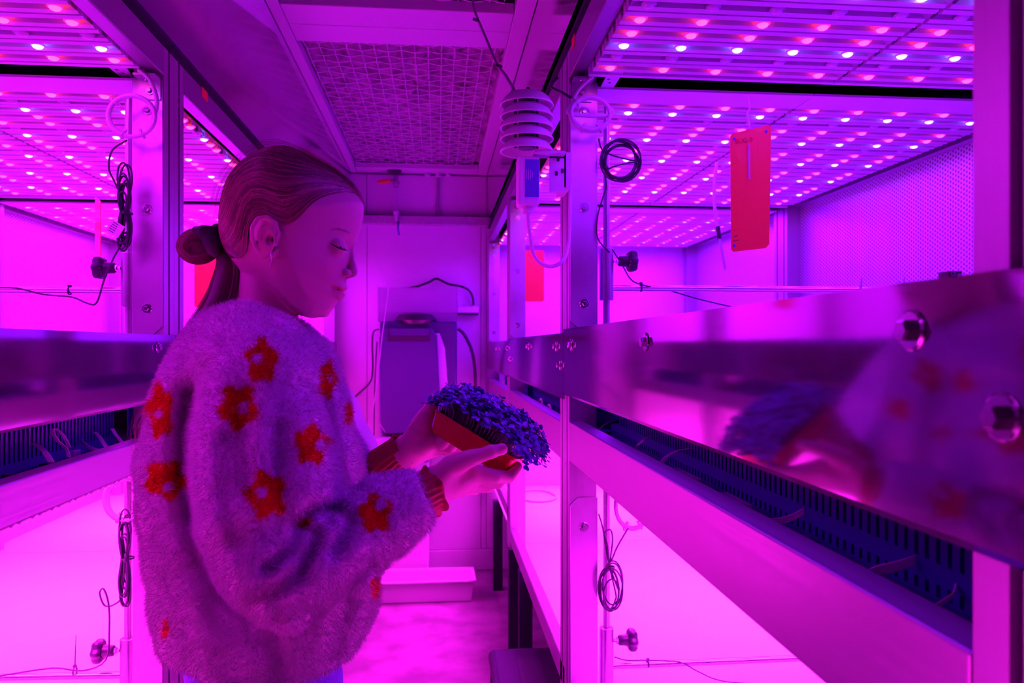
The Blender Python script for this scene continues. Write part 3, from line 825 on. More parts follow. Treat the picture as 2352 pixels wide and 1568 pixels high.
cs = (pt(1677, 308, 1.28), pt(1771, 286, 1.26), pt(1767, 569, 1.26), pt(1679, 579, 1.28))
t, a, b, c_, d, nrm = card('large red sticky insect card hanging in front of the right lamps', cs)
ux = (b - a) / np.linalg.norm(b - a); uy = (a - d) / np.linalg.norm(a - d)
fr = nrm if nrm @ (EYE - a) > 0 else -nrm
print_on(t, 'BUG-SCAN', (a + b) / 2 - uy * 0.0215 + fr * 0.0012, 0.0105, ux, uy)
print_bars(t, d + ux * 0.008 + uy * 0.026 + fr * 0.0012, ((.003, .003), (.005, .004)), 0.008, 0.0012, ux, uy, 'black_rubber')
for (fa, fb) in ((.1, .05), (.88, .05), (.08, .95), (.42, .94), (.88, .95)):
    q = a + (b - a) * fa + (d - a) * fb
    MB().lathe(q + fr * 0.0009, fr, [(0, 0.0026), (0.0003, 0.0026)], 12).build('eyelet', MAT['blue_plastic'], t)
for k in range(1, 6):                                         # faint printed counting grid
    q = a + (d - a) * (0.12 + 0.14 * k)
    MB().obox(q + (b - a) / 2 + fr * 0.0010, (b - a) * 0.47, uy * 0.0003, fr * 0.0001).build('printed_line', MAT['red_sticker'], t)
for fx in (0.4, 0.68):
    q = (a + d) / 2 + (b - a) * fx
    MB().obox(q + fr * 0.0010, ux * 0.0003, (a - d) * 0.40, fr * 0.0001).build('printed_line', MAT['red_sticker'], t)
# film strip and string that hold it
MB().tube([pt(1718, 222, 1.27), pt(1722, 250, 1.27), pt(1716, 262, 1.27), pt(1722, 292, 1.27)], 0.0016, 6).build('string', MAT['white_plastic'], t)
MB().obox(pt(1721, 372, 1.2672), ux * 0.0015, fr * 0.0004, uy * 0.030).build('tape_strip', MAT['translucent_plastic'], t)

y3 = 3.35
card('red sticky insect card far back, right of the hanging sensor cable', (pt(1206, 575, y3), pt(1250, 575, y3), pt(1250, 693, y3), pt(1206, 693, y3)))
card('narrow red sticky insect card seen edge-on at the left post', (pt(219, 452, 2.1), pt(231, 462, 1.95), pt(231, 592, 1.95), pt(219, 585, 2.1)))
card('red sticky insect card behind the nape of the person', (pt(446, 590, 3.0), pt(500, 590, 3.0), pt(500, 705, 3.0), pt(446, 705, 3.0)))

# white probe hanging beside the big card
t = thing('probe', pt(1645, 500, 1.9), 'thin hanging probe with dark collar, left of the big red card', 'probe')
MB().tube(spline([pt(1647, 372, 1.9), pt(1641, 420, 1.9), pt(1641, 470, 1.9), pt(1649, 524, 1.9)], 6), 0.0042, 10).build('hose', MAT['white_plastic'], t, smooth=True)
MB().tube([pt(1648, 520, 1.9), pt(1653, 548, 1.9)], 0.0055, 12).build('collar', MAT['black_plastic'], t)
MB().tube([pt(1653, 548, 1.9), pt(1666, 618, 1.9)], 0.0034, 10).build('tip', MAT['translucent_plastic'], t)
MB().lathe(pt(1666, 617, 1.9), (0.15, 0, -1), [(0, 0.0036), (0.002, 0.0044), (0.004, 0.003)], 12).build('end_cap', MAT['white_plastic'], t)

# ---------------------------------------------------------------- louvred climate sensor
YS = 1.45
cx, cy = onY(1210, 250, YS)[0], YS
sen = thing('climate_sensor', (cx, cy, 1.48), 'climate sensor with stacked white louvres hanging from the right post', 'sensor')
for k, py in enumerate((243, 270, 296, 321, 349)):
    z = onY(1210, py, YS)[2]; R = 0.0515
    prof = [(0, R), (-0.0012, R - 0.0012), (0.001, R - 0.004), (0.0125, R - 0.011), (0.018, R - 0.019), (0.019, R - 0.03 if k else 0.004)]
    mb = MB().lathe((cx, cy, z), UP, [(0.0, R - 0.0035), (-0.0015, R - 0.001), (0.0, R), (0.0025, R - 0.001), (0.014, R - 0.0085), (0.0205, R - 0.0165), (0.024 if k == 0 else 0.0215, 0.004 if k == 0 else R - 0.024)], 40, cap0=False, cap1=(k == 0))
    mb.lathe((cx, cy, z), UP, [(0.0, R - 0.0035), (0.012, R - 0.0105), (0.018, R - 0.018), (0.019, 0.010)], 40, cap0=False, cap1=False)
    shade_auto(mb.build('louvre', MAT['white_plastic'], sen), 60)
mb = MB()
for a in (0.5, 2.6, 4.7):
    q = (cx + 0.024 * math.cos(a), cy + 0.024 * math.sin(a))
    mb.lathe((q[0], q[1], onY(1210, 349, YS)[2] + 0.01), UP, [(0, 0.003), (0.105, 0.003)], 8)
mb.lathe((cx, cy, onY(1210, 349, YS)[2] + 0.006), UP, [(0, 0.016), (0.1, 0.016)], 16)
mb.build('spacer_core', MAT['black_plastic'], sen)
def bxp(px0, px1, py0, py1, y0, y1):
    p0, p1 = onY(px0, py1, y0), onY(px1, py0, y0)
    return MB().box(p0[0], p1[0], y0, y1, p0[2], p1[2])
bd = bxp(1190, 1240, 358, 470, YS - 0.020, YS + 0.022).build('transmitter_box', MAT['white_plastic'], sen, bevel=0.005, seg=3)
lb = bxp(1206, 1238, 366, 452, YS - 0.0205, YS - 0.0201).build('type_label', MAT['blue_plastic'], bd)
pc = onY(1216, 410, YS - 0.021)
print_bars(bd, pc - RT * 0.006 + UP * 0.008, ((.010, .006), (.006, .009, .004), (.012, .005), (.005, .005)), 0.0038, 0.0013, UP, -RT, 'white_plastic')
bxp(1196, 1228, 440, 470, YS - 0.018, YS + 0.018).build('box_cover', MAT['white_plastic'], sen, bevel=0.004)
brk = bxp(1228, 1300, 345, 362, YS - 0.004, YS - 0.001); brk.v += []
b2 = bxp(1262, 1300, 345, 440, YS - 0.004, YS - 0.001)
b3 = bxp(1228, 1300, 346, 350, YS - 0.03, YS - 0.004)
for q in (b2, b3): brk.add(q.v, q.f)
brk.add(*(lambda q: (q.v, q.f))(bxp(1296, 1312, 350, 430, YS - 0.004, 1.545)))
brk.build('bracket', MAT['white_plastic'], sen)
for (px, py) in ((1282, 365), (1278, 398), (1292, 392)):
    bxp(px - 3, px + 3, py - 5, py + 5, YS - 0.0048, YS - 0.004).build('slot_hole', MAT['black_plastic'], sen)
gl = onY(1212, 470, YS)
shade_auto(MB().lathe(gl, -UP, [(0, 0.0095), (0.008, 0.0095), (0.008, 0.011), (0.016, 0.0105), (0.018, 0.005)], 14).build('cable_gland', MAT['white_plastic'], sen))
cable('sensor_cable', None, None, [pt(1212, 486, YS), pt(1216, 530, YS), pt(1226, 585, YS), pt(1246, 607, YS), pt(1272, 611, YS), pt(1295, 595, YS), pt(1306, 560, YS + .05), pt(1309, 500, YS + .07), pt(1311, 420, YS + .08)], 0.0036, 'white_plastic', parent=sen)
cable('overhead_cable', None, None, [pt(1180, 206, YS), pt(1160, 172, 1.6), pt(1140, 145, 1.75), pt(1115, 85, 1.95), pt(1090, 25, 2.03), pt(1086, 0, 2.05)], 0.0034, 'grey_cable', parent=sen)
for (px, py, y) in ((1094, 46, 2.0), (1148, 152, 1.7)): tie(sen, pt(px, py, y), (0.3, 0, 1), 0.006)
cable('short_cable', 'short dark cable from the right beam to the hose ring', 'cable', [pt(1281, 178, 1.5), pt(1265, 198, 1.5), pt(1290, 212, 1.5), pt(1316, 228, 1.5)], 0.003, 'black_rubber')

# ---------------------------------------------------------------- brackets and stickers
def strap(label, pts, holes):
    p0 = np.array(pts[0]); t = thing('lamp_strap', p0, label, 'bracket', 'straps that carry the lamps')
    MB().prism(pts, (0, 0, 0.0025)).build('strap_plate', MAT['white_enamel'], t)
    for q in holes: MB().lathe(np.array(q) - UP * 0.0003, UP, [(0, 0.0035), (0.0005, 0.0035)], 10).build('hole', MAT['black_plastic'], t)
zs = 1.737
strap('white lamp strap at the top of the right post', [onZ(1378, 203, zs), onZ(1408, 203, zs), onZ(1432, 166, zs), onZ(1398, 166, zs)], [onZ(1398, 182, zs), onZ(1400, 190, zs)])
strap('white lamp strap at the top of the left post', [onZ(288, 186, zs), onZ(312, 186, zs), onZ(290, 155, zs), onZ(250, 155, zs)], [onZ(268, 160, zs), onZ(282, 168, zs), onZ(296, 178, zs)])
def sticker(px, py, w, h, x, label):
    c = onX(px, py, x); s = 1 if x < 0 else -1
    o = MB().obox(c + RT * s * 0.0004, RT * 0.0003, BK * w, UP * h).build('sticker', MAT['red_sticker']); tag(o, label, 'sticker')
sticker(470, 217, 0.022, 0.011, XL + 0.0012, 'small red sticker on the left top beam')
sticker(1317, 96, 0.016, 0.011, XR - 0.0012, 'small red sticker on the right top beam')

# small adapter box with a white CE mark behind the right panel
ad = thing('adapter', onY(2195, 632, 0.62), 'small black adapter with white CE mark peeping over the right panel', 'adapter')
bxp(2180, 2211, 622, 660, 0.62, 0.635).build('case', MAT['black_plastic'], ad, bevel=0.001)
print_on(ad, 'CE', onY(2190, 632, 0.6195), 0.0042, RT, UP, 'white_plastic')
bxp(2200, 2209, 628, 640, 0.6195, 0.62).build('mark_plate', MAT['white_plastic'], ad)
for (px, py, ln, wh) in ((1977, 668, 0.014, 'broad pale end of a cable tie standing above the right panel, leftmost of three'), (2063, 662, 0.008, 'short pale end of a cable tie above the right panel, middle of three'), (2075, 660, 0.012, 'thin pale end of a cable tie above the right panel, nearest the adapter')):
    o = MB().tube([pt(px, py, 0.80), pt(px + 2, py, 0.80) + UP * ln], [0.0016, 0.0006], 5).build('tie_end', MAT['white_plastic']); tag(o, wh, 'cable tie', 'cable tie ends above the right panel')
cable('loose_cable', 'thin black cable lying on the edge of the right panel', 'cable', [pt(2060, 656, .78), pt(2095, 651, .78), pt(2130, 648, .76), pt(2170, 645, .74)], 0.0012, 'black_rubber')

# ---------------------------------------------------------------- electronics in the gap of the racks
def ribbon(label, pts, wdir, w, m='ribbon_cable', strands=5, group='flat cables in the rack gaps'):
    c = np.array(pts[0], float); t = thing('ribbon_cable', c, label, 'cable', group)
    path = spline(pts, 6); wd = np.array(wdir, float); wd /= np.linalg.norm(wd)
    for k in range(strands):
        off = wd * (k - (strands - 1) / 2) * (w / strands)
        MB().tube([q + off for q in path], w / strands * 0.42, 5).build('wire', MAT[m], t, smooth=True)
    return t
def board(x0, x1, y0, y1, z, label, chips):
    t = thing('driver_board', ((x0 + x1) / 2, (y0 + y1) / 2, z), label, 'circuit board', 'driver boards in the rack gaps')
    MB().box(min(x0, x1), max(x0, x1), y0, y1, z, z + 0.0016).build('board', MAT['board'], t)
    g = random.Random(int(y0 * 100))
    for k in range(chips):
        y = y0 + (k + 0.5) * (y1 - y0) / chips; x = x0 + (x1 - x0) * (0.25 + 0.12 * (k % 2)); w = 0.008; h = g.choice((0.006, 0.009, 0.012))
        MB().box(x - 0.006, x + 0.006, y - w, y + w, z + 0.0016, z + 0.0016 + h).build('chip', MAT['black_plastic'], t)
    for k in range(3):
        y = y0 + (k + 0.25) * (y1 - y0) / 3; x = x0 + (x1 - x0) * 0.62
        shade_auto(MB().lathe((x, y, z + .0016), UP, [(0, 0.004), (0.003, 0.004), (0.0045, 0.0025)], 10).build('screw', MAT['bolt_steel'], t))
    return t
zb = 1.0175
for k, (ya, yb) in enumerate(((0.42, 0.66), (0.68, 0.92), (0.94, 1.18), (1.20, 1.42))):
    board(XR + 0.032, XR + 0.083, ya, yb, zb, ('nearest', 'second nearest', 'third', 'farthest')[k] + ' dark circuit board in the gap of the right rack', 4)
for k, (ya, yb) in enumerate(((0.95, 1.18), (1.20, 1.46))):
    board(XL - 0.083, XL - 0.032, ya, yb, 1.0065, ('nearer', 'farther')[k] + ' dark circuit board in the gap of the left rack', 3)
xd = XR + 0.084
def q_(px, py, f): return onX(px, py, XR + 0.032 + f * 0.052)
ribbon('pale flat cable nearest the right edge, bent down into the gap', [q_(2103, 1287, 1), q_(2060, 1300, .7), q_(2010, 1312, .4), q_(1985, 1330, .2), q_(1972, 1350, .05)], UP, 0.008)
ribbon('thin flat cable at the dark right end of the gap', [q_(2196, 1345, 1), q_(2185, 1370, .8), q_(2130, 1402, .4), q_(2092, 1418, .1)], UP, 0.004, strands=3)
ribbon('pale flat cable across the middle of the right gap', [q_(1848, 1172, 1), q_(1820, 1188, .8), q_(1780, 1198, .5), q_(1738, 1200, .2)], UP, 0.007)
ribbon('pale flat cable arching over the far part of the right gap', [q_(1590, 1030, 1), q_(1556, 1036, .7), q_(1530, 1050, .35), q_(1515, 1075, .15), q_(1515, 1092, .05)], RT, 0.007)
ribbon('flat cable crossing near the far end of the right gap', [q_(1498, 1000, .9), q_(1480, 1010, .6), q_(1462, 1025, .4), q_(1455, 1045, .2)], UP, 0.005)
cable('loose_cable', 'dark cable arching at the far end of the right gap', 'cable', [q_(1420, 968, .9), q_(1398, 972, .5), q_(1380, 985, .2), q_(1372, 1008, .05)], 0.0028, 'black_rubber')
for (a, b_, c_, d, lab) in ((1548, 1035, 1598, 1072, 'clear plastic cover with bright edges in the right gap'), (1655, 1152, 1712, 1192, 'clear plastic cover beside the middle of the right gap')):
    o_ = thing('clear_cover', q_((a + c_) / 2, (b_ + d) / 2, .5), lab, 'cover')
    p0, p1 = q_(a, d, .35), q_(c_, b_, .35)
    mb = MB().box(p0[0] - .008, p0[0] + .008, p1[1], p0[1], zb + .002, zb + .018)
    mb.build('cover_shell', MAT['acrylic'], o_, bevel=0.001)
q2 = lambda px, py, f: onX(px, py, XL - 0.032 - f * 0.052)
ribbon('pale flat cable at the left edge of the left gap', [q2(78, 1018, .9), q2(95, 1030, .6), q2(108, 1045, .3), q2(118, 1062, .1)], RT, 0.010)
ribbon('flat cable looping out of the left gap', [q2(160, 1028, .2), q2(145, 1000, .3), q2(128, 985, .5), q2(121, 990, .4), q2(132, 1012, .3), q2(152, 1030, .2), q2(158, 1050, .1)], RT, 0.006, strands=4)
ribbon('pale flat cable curving to the middle of the left gap', [q2(186, 1012, .9), q2(200, 1025, .6), q2(215, 1032, .3), q2(230, 1036, .1)], UP, 0.008)
ribbon('pale upright flat cable in the left gap', [q2(218, 992, .9), q2(228, 1003, .6), q2(238, 1018, .3), q2(246, 1030, .1)], RT, 0.008)
ribbon('pale flat cable nearest the sweater in the left gap', [q2(258, 984, .9), q2(266, 998, .5), q2(276, 1010, .3), q2(284, 1022, .1)], RT, 0.007)
for (px, py, lab) in ((172, 1048, 'clear plastic plug in the left gap'),):
    o_ = thing('clear_plug', q2(px, py, .2), lab, 'plug')
    MB().obox(q2(px, py, .2), RT * .004, BK * .011, UP * .010).build('plug_body', MAT['acrylic'], o_, bevel=.001)
for (px, py, lab) in ((1243, 935, 'loop of pale cable in the gap of the second right rack'), (1262, 950, 'second loop of pale cable in the gap of the second right rack')):
    cpt = onX(px, py, XR + 0.05)
    cable('loose_cable', lab, 'cable', [cpt - BK * .05 - UP * .01, cpt - BK * .02 + UP * .022, cpt + BK * .02 + UP * .02, cpt + BK * .05 - UP * .012], 0.004, 'ribbon_cable')

# ---------------------------------------------------------------- far end of the aisle
YE = Y_END
e = lambda px, py, dy=0.0: onY(px, py, YE - dy)
p0, p1 = e(812, 513, 0.045), e(1127, 498, 0.045)
tag(MB().box(p0[0], p1[0], YE - 0.045, YE - 0.0005, p0[2], p1[2]).build('cable_channel', MAT['ledge_grey'], bevel=0.003), 'long dark horizontal channel high on the end wall', 'cable channel')
# valve with orange handle
v = thing('ball_valve', e(909, 400, .06), 'metal ball valve with orange handle hanging from the ceiling', 'valve')
shade_auto(MB().lathe(e(910, 402, .06), -UP, [(0, 0.012), (0.03, 0.012), (0.034, 0.017), (0.052, 0.017), (0.056, 0.012), (0.068, 0.012), (0.07, 0.009)], 14).build('valve_body', MAT['ledge_grey'], v))
MB().box(e(893, 395)[0], e(924, 395)[0], YE - .1, YE - .03, e(900, 400, .06)[2], CEIL - 0.004).build('pipe_clamp', MAT['black_plastic'], v, bevel=.01)
h0, h1 = e(897, 414, .085), e(867, 419, .085)
MB().tube([h0, h1], [0.010, 0.009], 8).build('handle', MAT['orange_plastic'], v)
MB().tube([e(910, 414, .06), h0], 0.005, 8).build('spindle', MAT['bolt_steel'], v)
shade_auto(MB().lathe(e(910, 438, .06), -UP, [(0, 0.009), (0.005, 0.012), (0.012, 0.009), (0.10, 0.011), (0.11, 0.017), (0.13, 0.012), (0.16, 0.008)], 14).build('hose_connector', MAT['translucent_plastic'], v))
MB().tube([e(915, 508, .06), e(914, 525, .06), e(917, 540, .06)], 0.0048, 8).build('hose_end', MAT['blue_plastic'], v, smooth=True)
cable('wall_cable', 'pale vertical cable above the channel on the end wall', 'cable', [e(1006, 404, .012), e(1006, 440, .012), e(1005, 480, .012), e(1009, 497, .03)], 0.0075, 'grey_cable')
for k, px in enumerate((982, 1007, 1030)):
    o = shade_auto(MB().lathe(e(px, 394, .03), -UP, [(0, 0.013), (0.012, 0.013), (0.012, 0.0155), (0.026, 0.0145), (0.027, 0.009)], 10).build('cable_gland', MAT['white_plastic']))
    tag(o, ('left', 'middle', 'right')[k] + ' white cable gland of the three above the end wall', 'cable gland', 'cable glands above the end wall')
# dehumidifier
dh = thing('dehumidifier', e(960, 995, .2), 'dark violet dehumidifier with clear top hood at the end wall', 'dehumidifier')
def eb(px0, px1, py0, py1, d0, d1):
    a, b = e(px0, py1, d0), e(px1, py0, d0)
    return MB().box(a[0], b[0], YE - d0, YE - d1, a[2], b[2])
eb(872, 1050, 738, 996, 0.20, 0.012).build('body', MAT['appliance_plastic'], dh, bevel=0.012, seg=3)
tk = MB(); a, b = e(871, 996, 0.235), e(1014, 752, 0.235)
tk.prism([(a[0] + .03, YE - .235, a[2]), (b[0] - .03, YE - .235, a[2]), (b[0], YE - .235, a[2] + .06), (b[0] - .022, YE - .235, b[2] - .04), (b[0] - .05, YE - .235, b[2]), (a[0] + .03, YE - .235, b[2]), (a[0], YE - .235, b[2] - .05), (a[0], YE - .235, a[2] + .05)], (0, 0.034, 0))
tk.build('water_tank', MAT['appliance_plastic'], dh, bevel=0.008, seg=3)
eb(890, 988, 764, 784, 0.238, 0.2355).build('grip_recess', MAT['black_plastic'], dh, bevel=0.001)
eb(896, 984, 754, 770, 0.244, 0.237).build('grip', MAT['appliance_plastic'], dh, bevel=0.002)
a = [e(998, 765, .205), e(1010, 765, .205), e(1022, 800, .205), e(1028, 880, .205), e(1010, 900, .205), e(1006, 840, .205)]
MB().prism(a, (0, 0.004, 0)).build('side_flap', MAT['white_plastic'], dh)
hood = eb(868, 1051, 660, 717, 0.16, 0.155); hood.add(*(lambda q: (q.v, q.f))(eb(868, 1051, 717, 738, 0.155, 0.012))); hood.add(*(lambda q: (q.v, q.f))(eb(868, 871, 660, 738, 0.155, 0.012))); hood.add(*(lambda q: (q.v, q.f))(eb(1048, 1051, 660, 738, 0.155, 0.012)))
hood.build('clear_hood', MAT['acrylic'], dh)
shade_auto(MB().lathe(e(955, 745, 0.13), UP, [(0, 0.10), (0.02, 0.11), (0.05, 0.09), (0.06, 0.02)], 24).build('fan_cowl', MAT['black_plastic'], dh))
# power strip, plug and leads
ps = thing('power_strip', e(1075, 712, .05), 'white power strip with a plug, right of the dehumidifier', 'power strip')
eb(1051, 1100, 704, 718, 0.06, 0.013).build('strip_body', MAT['white_plastic'], ps, bevel=.003)
eb(1051, 1099, 718, 723, 0.055, 0.013).build('strip_base', MAT['black_plastic'], ps)
for px in (1053, 1068, 1086):
    shade_auto(MB().lathe(e(px + 3, 703.5, .035), UP, [(0, 0.017), (0.004, 0.017), (0.004, 0.013)], 16).build('socket', MAT['white_plastic'], ps))
cable('power_lead', 'dark lead curving from the power strip over the dehumidifier', 'cable', [e(1087, 702, .035), e(1086, 685, .035), e(1078, 668, .035), e(1060, 658, .035), e(1030, 652, .035), e(1003, 640, .03), e(985, 648, .03), e(960, 657, .04), e(935, 662, .05)], 0.0062, 'black_plastic')
cable('drain_hose', 'thick black hose bowing out right of the dehumidifier', 'hose', [e(1052, 755, .1), e(1066, 768, .1), e(1082, 800, .1), e(1090, 840, .1), e(1093, 900, .1), e(1094, 960, .1)], 0.0085, 'black_rubber')
cable('wall_lead', 'thin lead looping left of the dehumidifier', 'cable', [e(870, 756, .1), e(858, 762, .08), e(855, 790, .05), e(856, 850, .04), e(848, 880, .04), e(815, 912, .04), e(805, 930, .04), e(815, 955, .04), e(838, 978, .03)], 0.0045, 'black_plastic')
cable('wall_lead', 'straight thin lead running down beside the dehumidifier', 'cable', [e(866, 785, .06), e(862, 850, .05), e(860, 920, .05), e(859, 1000, .05)], 0.003, 'black_plastic')
cable('hanging_cord', 'pale thin cord hanging from the valve to the floor', 'cord', [e(893, 650, .30), e(888, 700, .30), e(878, 770, .30), e(868, 860, .30), e(855, 960, .30), e(848, 1060, .30), e(846, 1150, .30)], 0.0025, 'translucent_plastic')
# pedestal and bin
o = thing('pedestal', e(930, 1250, .2), 'white rounded pedestal under the dehumidifier', 'pedestal')
eb(860, 985, 1004, 1318, 0.26, 0.013).build('pedestal_body', MAT['white_plastic'], o, bevel=0.02, seg=4)
eb(925, 984, 1046, 1062, 0.263, 0.2605).build('vent_slot', MAT['blue_plastic'], o)
bn = thing('floor_bin', (-0.15, 3.8, 0), 'shallow white plastic bin on the floor at the end wall', 'bin')
def open_box(mb, x0, x1, y0, y1, z0, z1, th, tp):
    """tapered open box with a rim"""
    xo, yo = tp, tp
    V = lambda x, y, z: (x, y, z)
    lo = [V(x0 + xo, y0 + yo, z0), V(x1 - xo, y0 + yo, z0), V(x1 - xo, y1 - yo, z0), V(x0 + xo, y1 - yo, z0)]
    hi = [V(x0, y0, z1), V(x1, y0, z1), V(x1, y1, z1), V(x0, y1, z1)]
    hin = [V(x0 + th, y0 + th, z1), V(x1 - th, y0 + th, z1), V(x1 - th, y1 - th, z1), V(x0 + th, y1 - th, z1)]
    lin = [V(x0 + xo + th, y0 + yo + th, z0 + th), V(x1 - xo - th, y0 + yo + th, z0 + th), V(x1 - xo - th, y1 - yo - th, z0 + th), V(x0 + xo + th, y1 - yo - th, z0 + th)]
    vs = lo + hi + hin + lin; fs = [(3, 2, 1, 0), (12, 13, 14, 15)]
    for i in range(4):
        j = (i + 1) % 4
        fs += [(i, j, 4 + j, 4 + i), (4 + i, 4 + j, 8 + j, 8 + i), (8 + i, 8 + j, 12 + j, 12 + i)]
    mb.add(vs, fs)
    return mb
open_box(MB(), -0.46, 0.168, 3.60, 3.795, 0.001, 0.10, 0.006, 0.01).build('bin_body', MAT['white_plastic'], bn, bevel=0.004)
rim = MB()
for (a, b) in (((-0.466, 3.594, .10), (0.174, 3.594, .10)), ((0.174, 3.594, .10), (0.174, 3.80, .10)), ((0.174, 3.80, .10), (-0.466, 3.80, .10)), ((-0.466, 3.80, .10), (-0.466, 3.594, .10))):
    rim.tube([a, b], 0.008, 10)
rim.build('bin_rim', MAT['white_plastic'], bn, smooth=True)
# step stool by the right rack
st = thing('step_stool', (0.24, 2.1, 0), 'black plastic step stool beside the right rack, cut by the bottom edge', 'stool')
zt = 0.30
MB().prism([(0.150, 1.95, zt - .045), (0.150, 2.285, zt - .045), (0.400, 2.285, zt - .045), (0.400, 1.95, zt - .045)], (0, 0, 0.045)).build('stool_top', MAT['stool_plastic'], st, bevel=0.018, seg=4)
MB().box(0.225, 0.40, 2.0, 2.2, zt, zt + 0.0015).build('grip_pad', MAT['black_rubber'], st)
for (x, y) in ((0.165, 1.965), (0.165, 2.25), (0.36, 1.965), (0.36, 2.25)):
    MB().prism([(x - .02, y - .01, 0), (x + .02, y - .01, 0), (x + .02, y + .02, 0), (x - .02, y + .02, 0)], (0.012, 0, zt - .046)).build('leg', MAT['stool_plastic'], st)
# hose ring lying on the far lower shelf, seedlings on the near one
cc = onZ(1232, 1138, 0.456)
t = coil('hose_loop', 'pink-lit hose loop lying on the far lower shelf', 'hose', cc, RT, BK, 0.095, 0.14, 1, 0.006, 'white_plastic', 0.02, 21, None)
g = random.Random(5)
sp = thing('seedlings', onZ(1590, 1568, 0.451), 'few dark seedlings standing on the lower right shelf at the bottom edge', 'seedlings')
for px in (1545, 1563, 1583, 1592, 1600, 1626, 1638):
    b0 = onY(px, 1592, 1.45); b0[2] = 0.4505
    MB().tube([b0, b0 + UP * 0.018 + RT * g.uniform(-.002, .002), b0 + UP * g.uniform(.03, .04) + RT * g.uniform(-.005, .005)], [0.0013, 0.0022, 0.0004], 5).build('shoot', MAT['dark_metal'], sp)
# ---------------------------------------------------------------- sculpting tools
# figures are sculpted in a frame (u to the right, w away, v up) standing at the eye height
def L(px, py, d):
    return np.array(((px - 1176.0) / F_PX * d, d, (HORIZON - py) / F_PX * d))
BASIS = np.stack([RGT, FWD, UPV])            # rows: u, w, v
def to_world(q):
    return EYE + np.asarray(q, float) @ BASIS
def project(q):
    q = np.asarray(q)
    return 1176.0 + q[..., 0] / q[..., 1] * F_PX, HORIZON - q[..., 2] / q[..., 1] * F_PX

def rcone(p, a, b, ra, rb):
    a = a.astype(np.float32); b = b.astype(np.float32); ab = b - a
    t = np.clip(((p - a) @ ab) / (ab @ ab + 1e-12), 0, 1)
    d = p - (a + t[..., None] * ab)
    return np.sqrt((d * d).sum(-1)) - (ra + t * (rb - ra))
def ball(p, c, r):
    d = p - c.astype(np.float32)
    return np.sqrt((d * d).sum(-1)) - r
def ellip(p, c, r, rot=None):
    d = p - c.astype(np.float32)
    if rot is not None: d = d @ rot.astype(np.float32).T
    r = np.array(r, np.float32)
    k0 = np.sqrt(((d / r) ** 2).sum(-1)); k1 = np.sqrt(((d / (r * r)) ** 2).sum(-1))
    return k0 * (k0 - 1) / (k1 + 1e-9)
def smin(a, b, k):
    h = np.clip(0.5 + 0.5 * (b - a) / k, 0, 1)
    return b + (a - b) * h - k * h * (1 - h)
def smax(a, b, k): return -smin(-a, -b, k)
def chain(p, pts, k=0.004):
    """pts: (position, radius) joined by tapering segments"""
    f = None
    for (a, ra), (b, rb) in zip(pts[:-1], pts[1:]):
        q = rcone(p, a, b, ra, rb); f = q if f is None else np.minimum(f, q)
    return f

def nets(fun, lo, hi, h):
    """surface nets: smooth mesh of the zero level of fun"""
    lo = np.array(lo, float); hi = np.array(hi, float)
    n = np.ceil((hi - lo) / h).astype(int) + 1
    ax = [(lo[i] + h * np.arange(n[i])).astype(np.float32) for i in range(3)]
    F = np.empty(n, np.float32)
    step = max(1, int(400000 / (n[1] * n[2])))
    for i in range(0, n[0], step):
        X, Y, Z = np.meshgrid(ax[0][i:i + step], ax[1], ax[2], indexing='ij')
        F[i:i + step] = fun(np.stack([X, Y, Z], -1))
    S = F < 0
    a = S[:-1, :-1, :-1]
    corners = [(i, j, k) for i in (0, 1) for j in (0, 1) for k in (0, 1)]
    def sub(A, c): return A[c[0]:A.shape[0] - 1 + c[0], c[1]:A.shape[1] - 1 + c[1], c[2]:A.shape[2] - 1 + c[2]]
    cnt = sum(sub(S, c).astype(np.int8) for c in corners)
    act = (cnt > 0) & (cnt < 8)
    idx = np.argwhere(act)
    vals = {c: sub(F, c)[act] for c in corners}
    acc = np.zeros((len(idx), 3)); num = np.zeros(len(idx))
    for c in corners:
        for d in range(3):
            if c[d] == 0:
                e_ = list(c); e_[d] = 1; e_ = tuple(e_)
                va, vb = vals[c], vals[e_]
                m = (va < 0) != (vb < 0)
                t = np.where(m, va / np.where(m, va - vb, 1), 0)
                pos = np.tile(np.array(c, float), (len(idx), 1)); pos[:, d] += t
                acc[m] += pos[m]; num[m] += 1
    V = lo + h * (idx + acc / num[:, None])
    ids = -np.ones(act.shape, np.int64); ids[act] = np.arange(len(idx))
    Q = []
    for d in range(3):
        sl0 = [slice(None)] * 3; sl1 = [slice(None)] * 3
        sl0[d] = slice(0, -1); sl1[d] = slice(1, None)
        A, B = S[tuple(sl0)], S[tuple(sl1)]
        ch = np.argwhere(A != B)
        e1, e2 = [x for x in range(3) if x != d]
        ok = (ch[:, e1] > 0) & (ch[:, e2] > 0) & (ch[:, e1] < n[e1] - 1) & (ch[:, e2] < n[e2] - 1)
        ch = ch[ok]
        def cell(o1, o2):
            q = ch.copy(); q[:, e1] -= o1; q[:, e2] -= o2; return ids[q[:, 0], q[:, 1], q[:, 2]]
        quad = np.stack([cell(1, 1), cell(0, 1), cell(0, 0), cell(1, 0)], 1)
        flip = A[tuple(ch.T)] if d != 1 else ~A[tuple(ch.T)]
        quad[~flip] = quad[~flip][:, ::-1]
        Q.append(quad)
    return V, np.concatenate(Q)

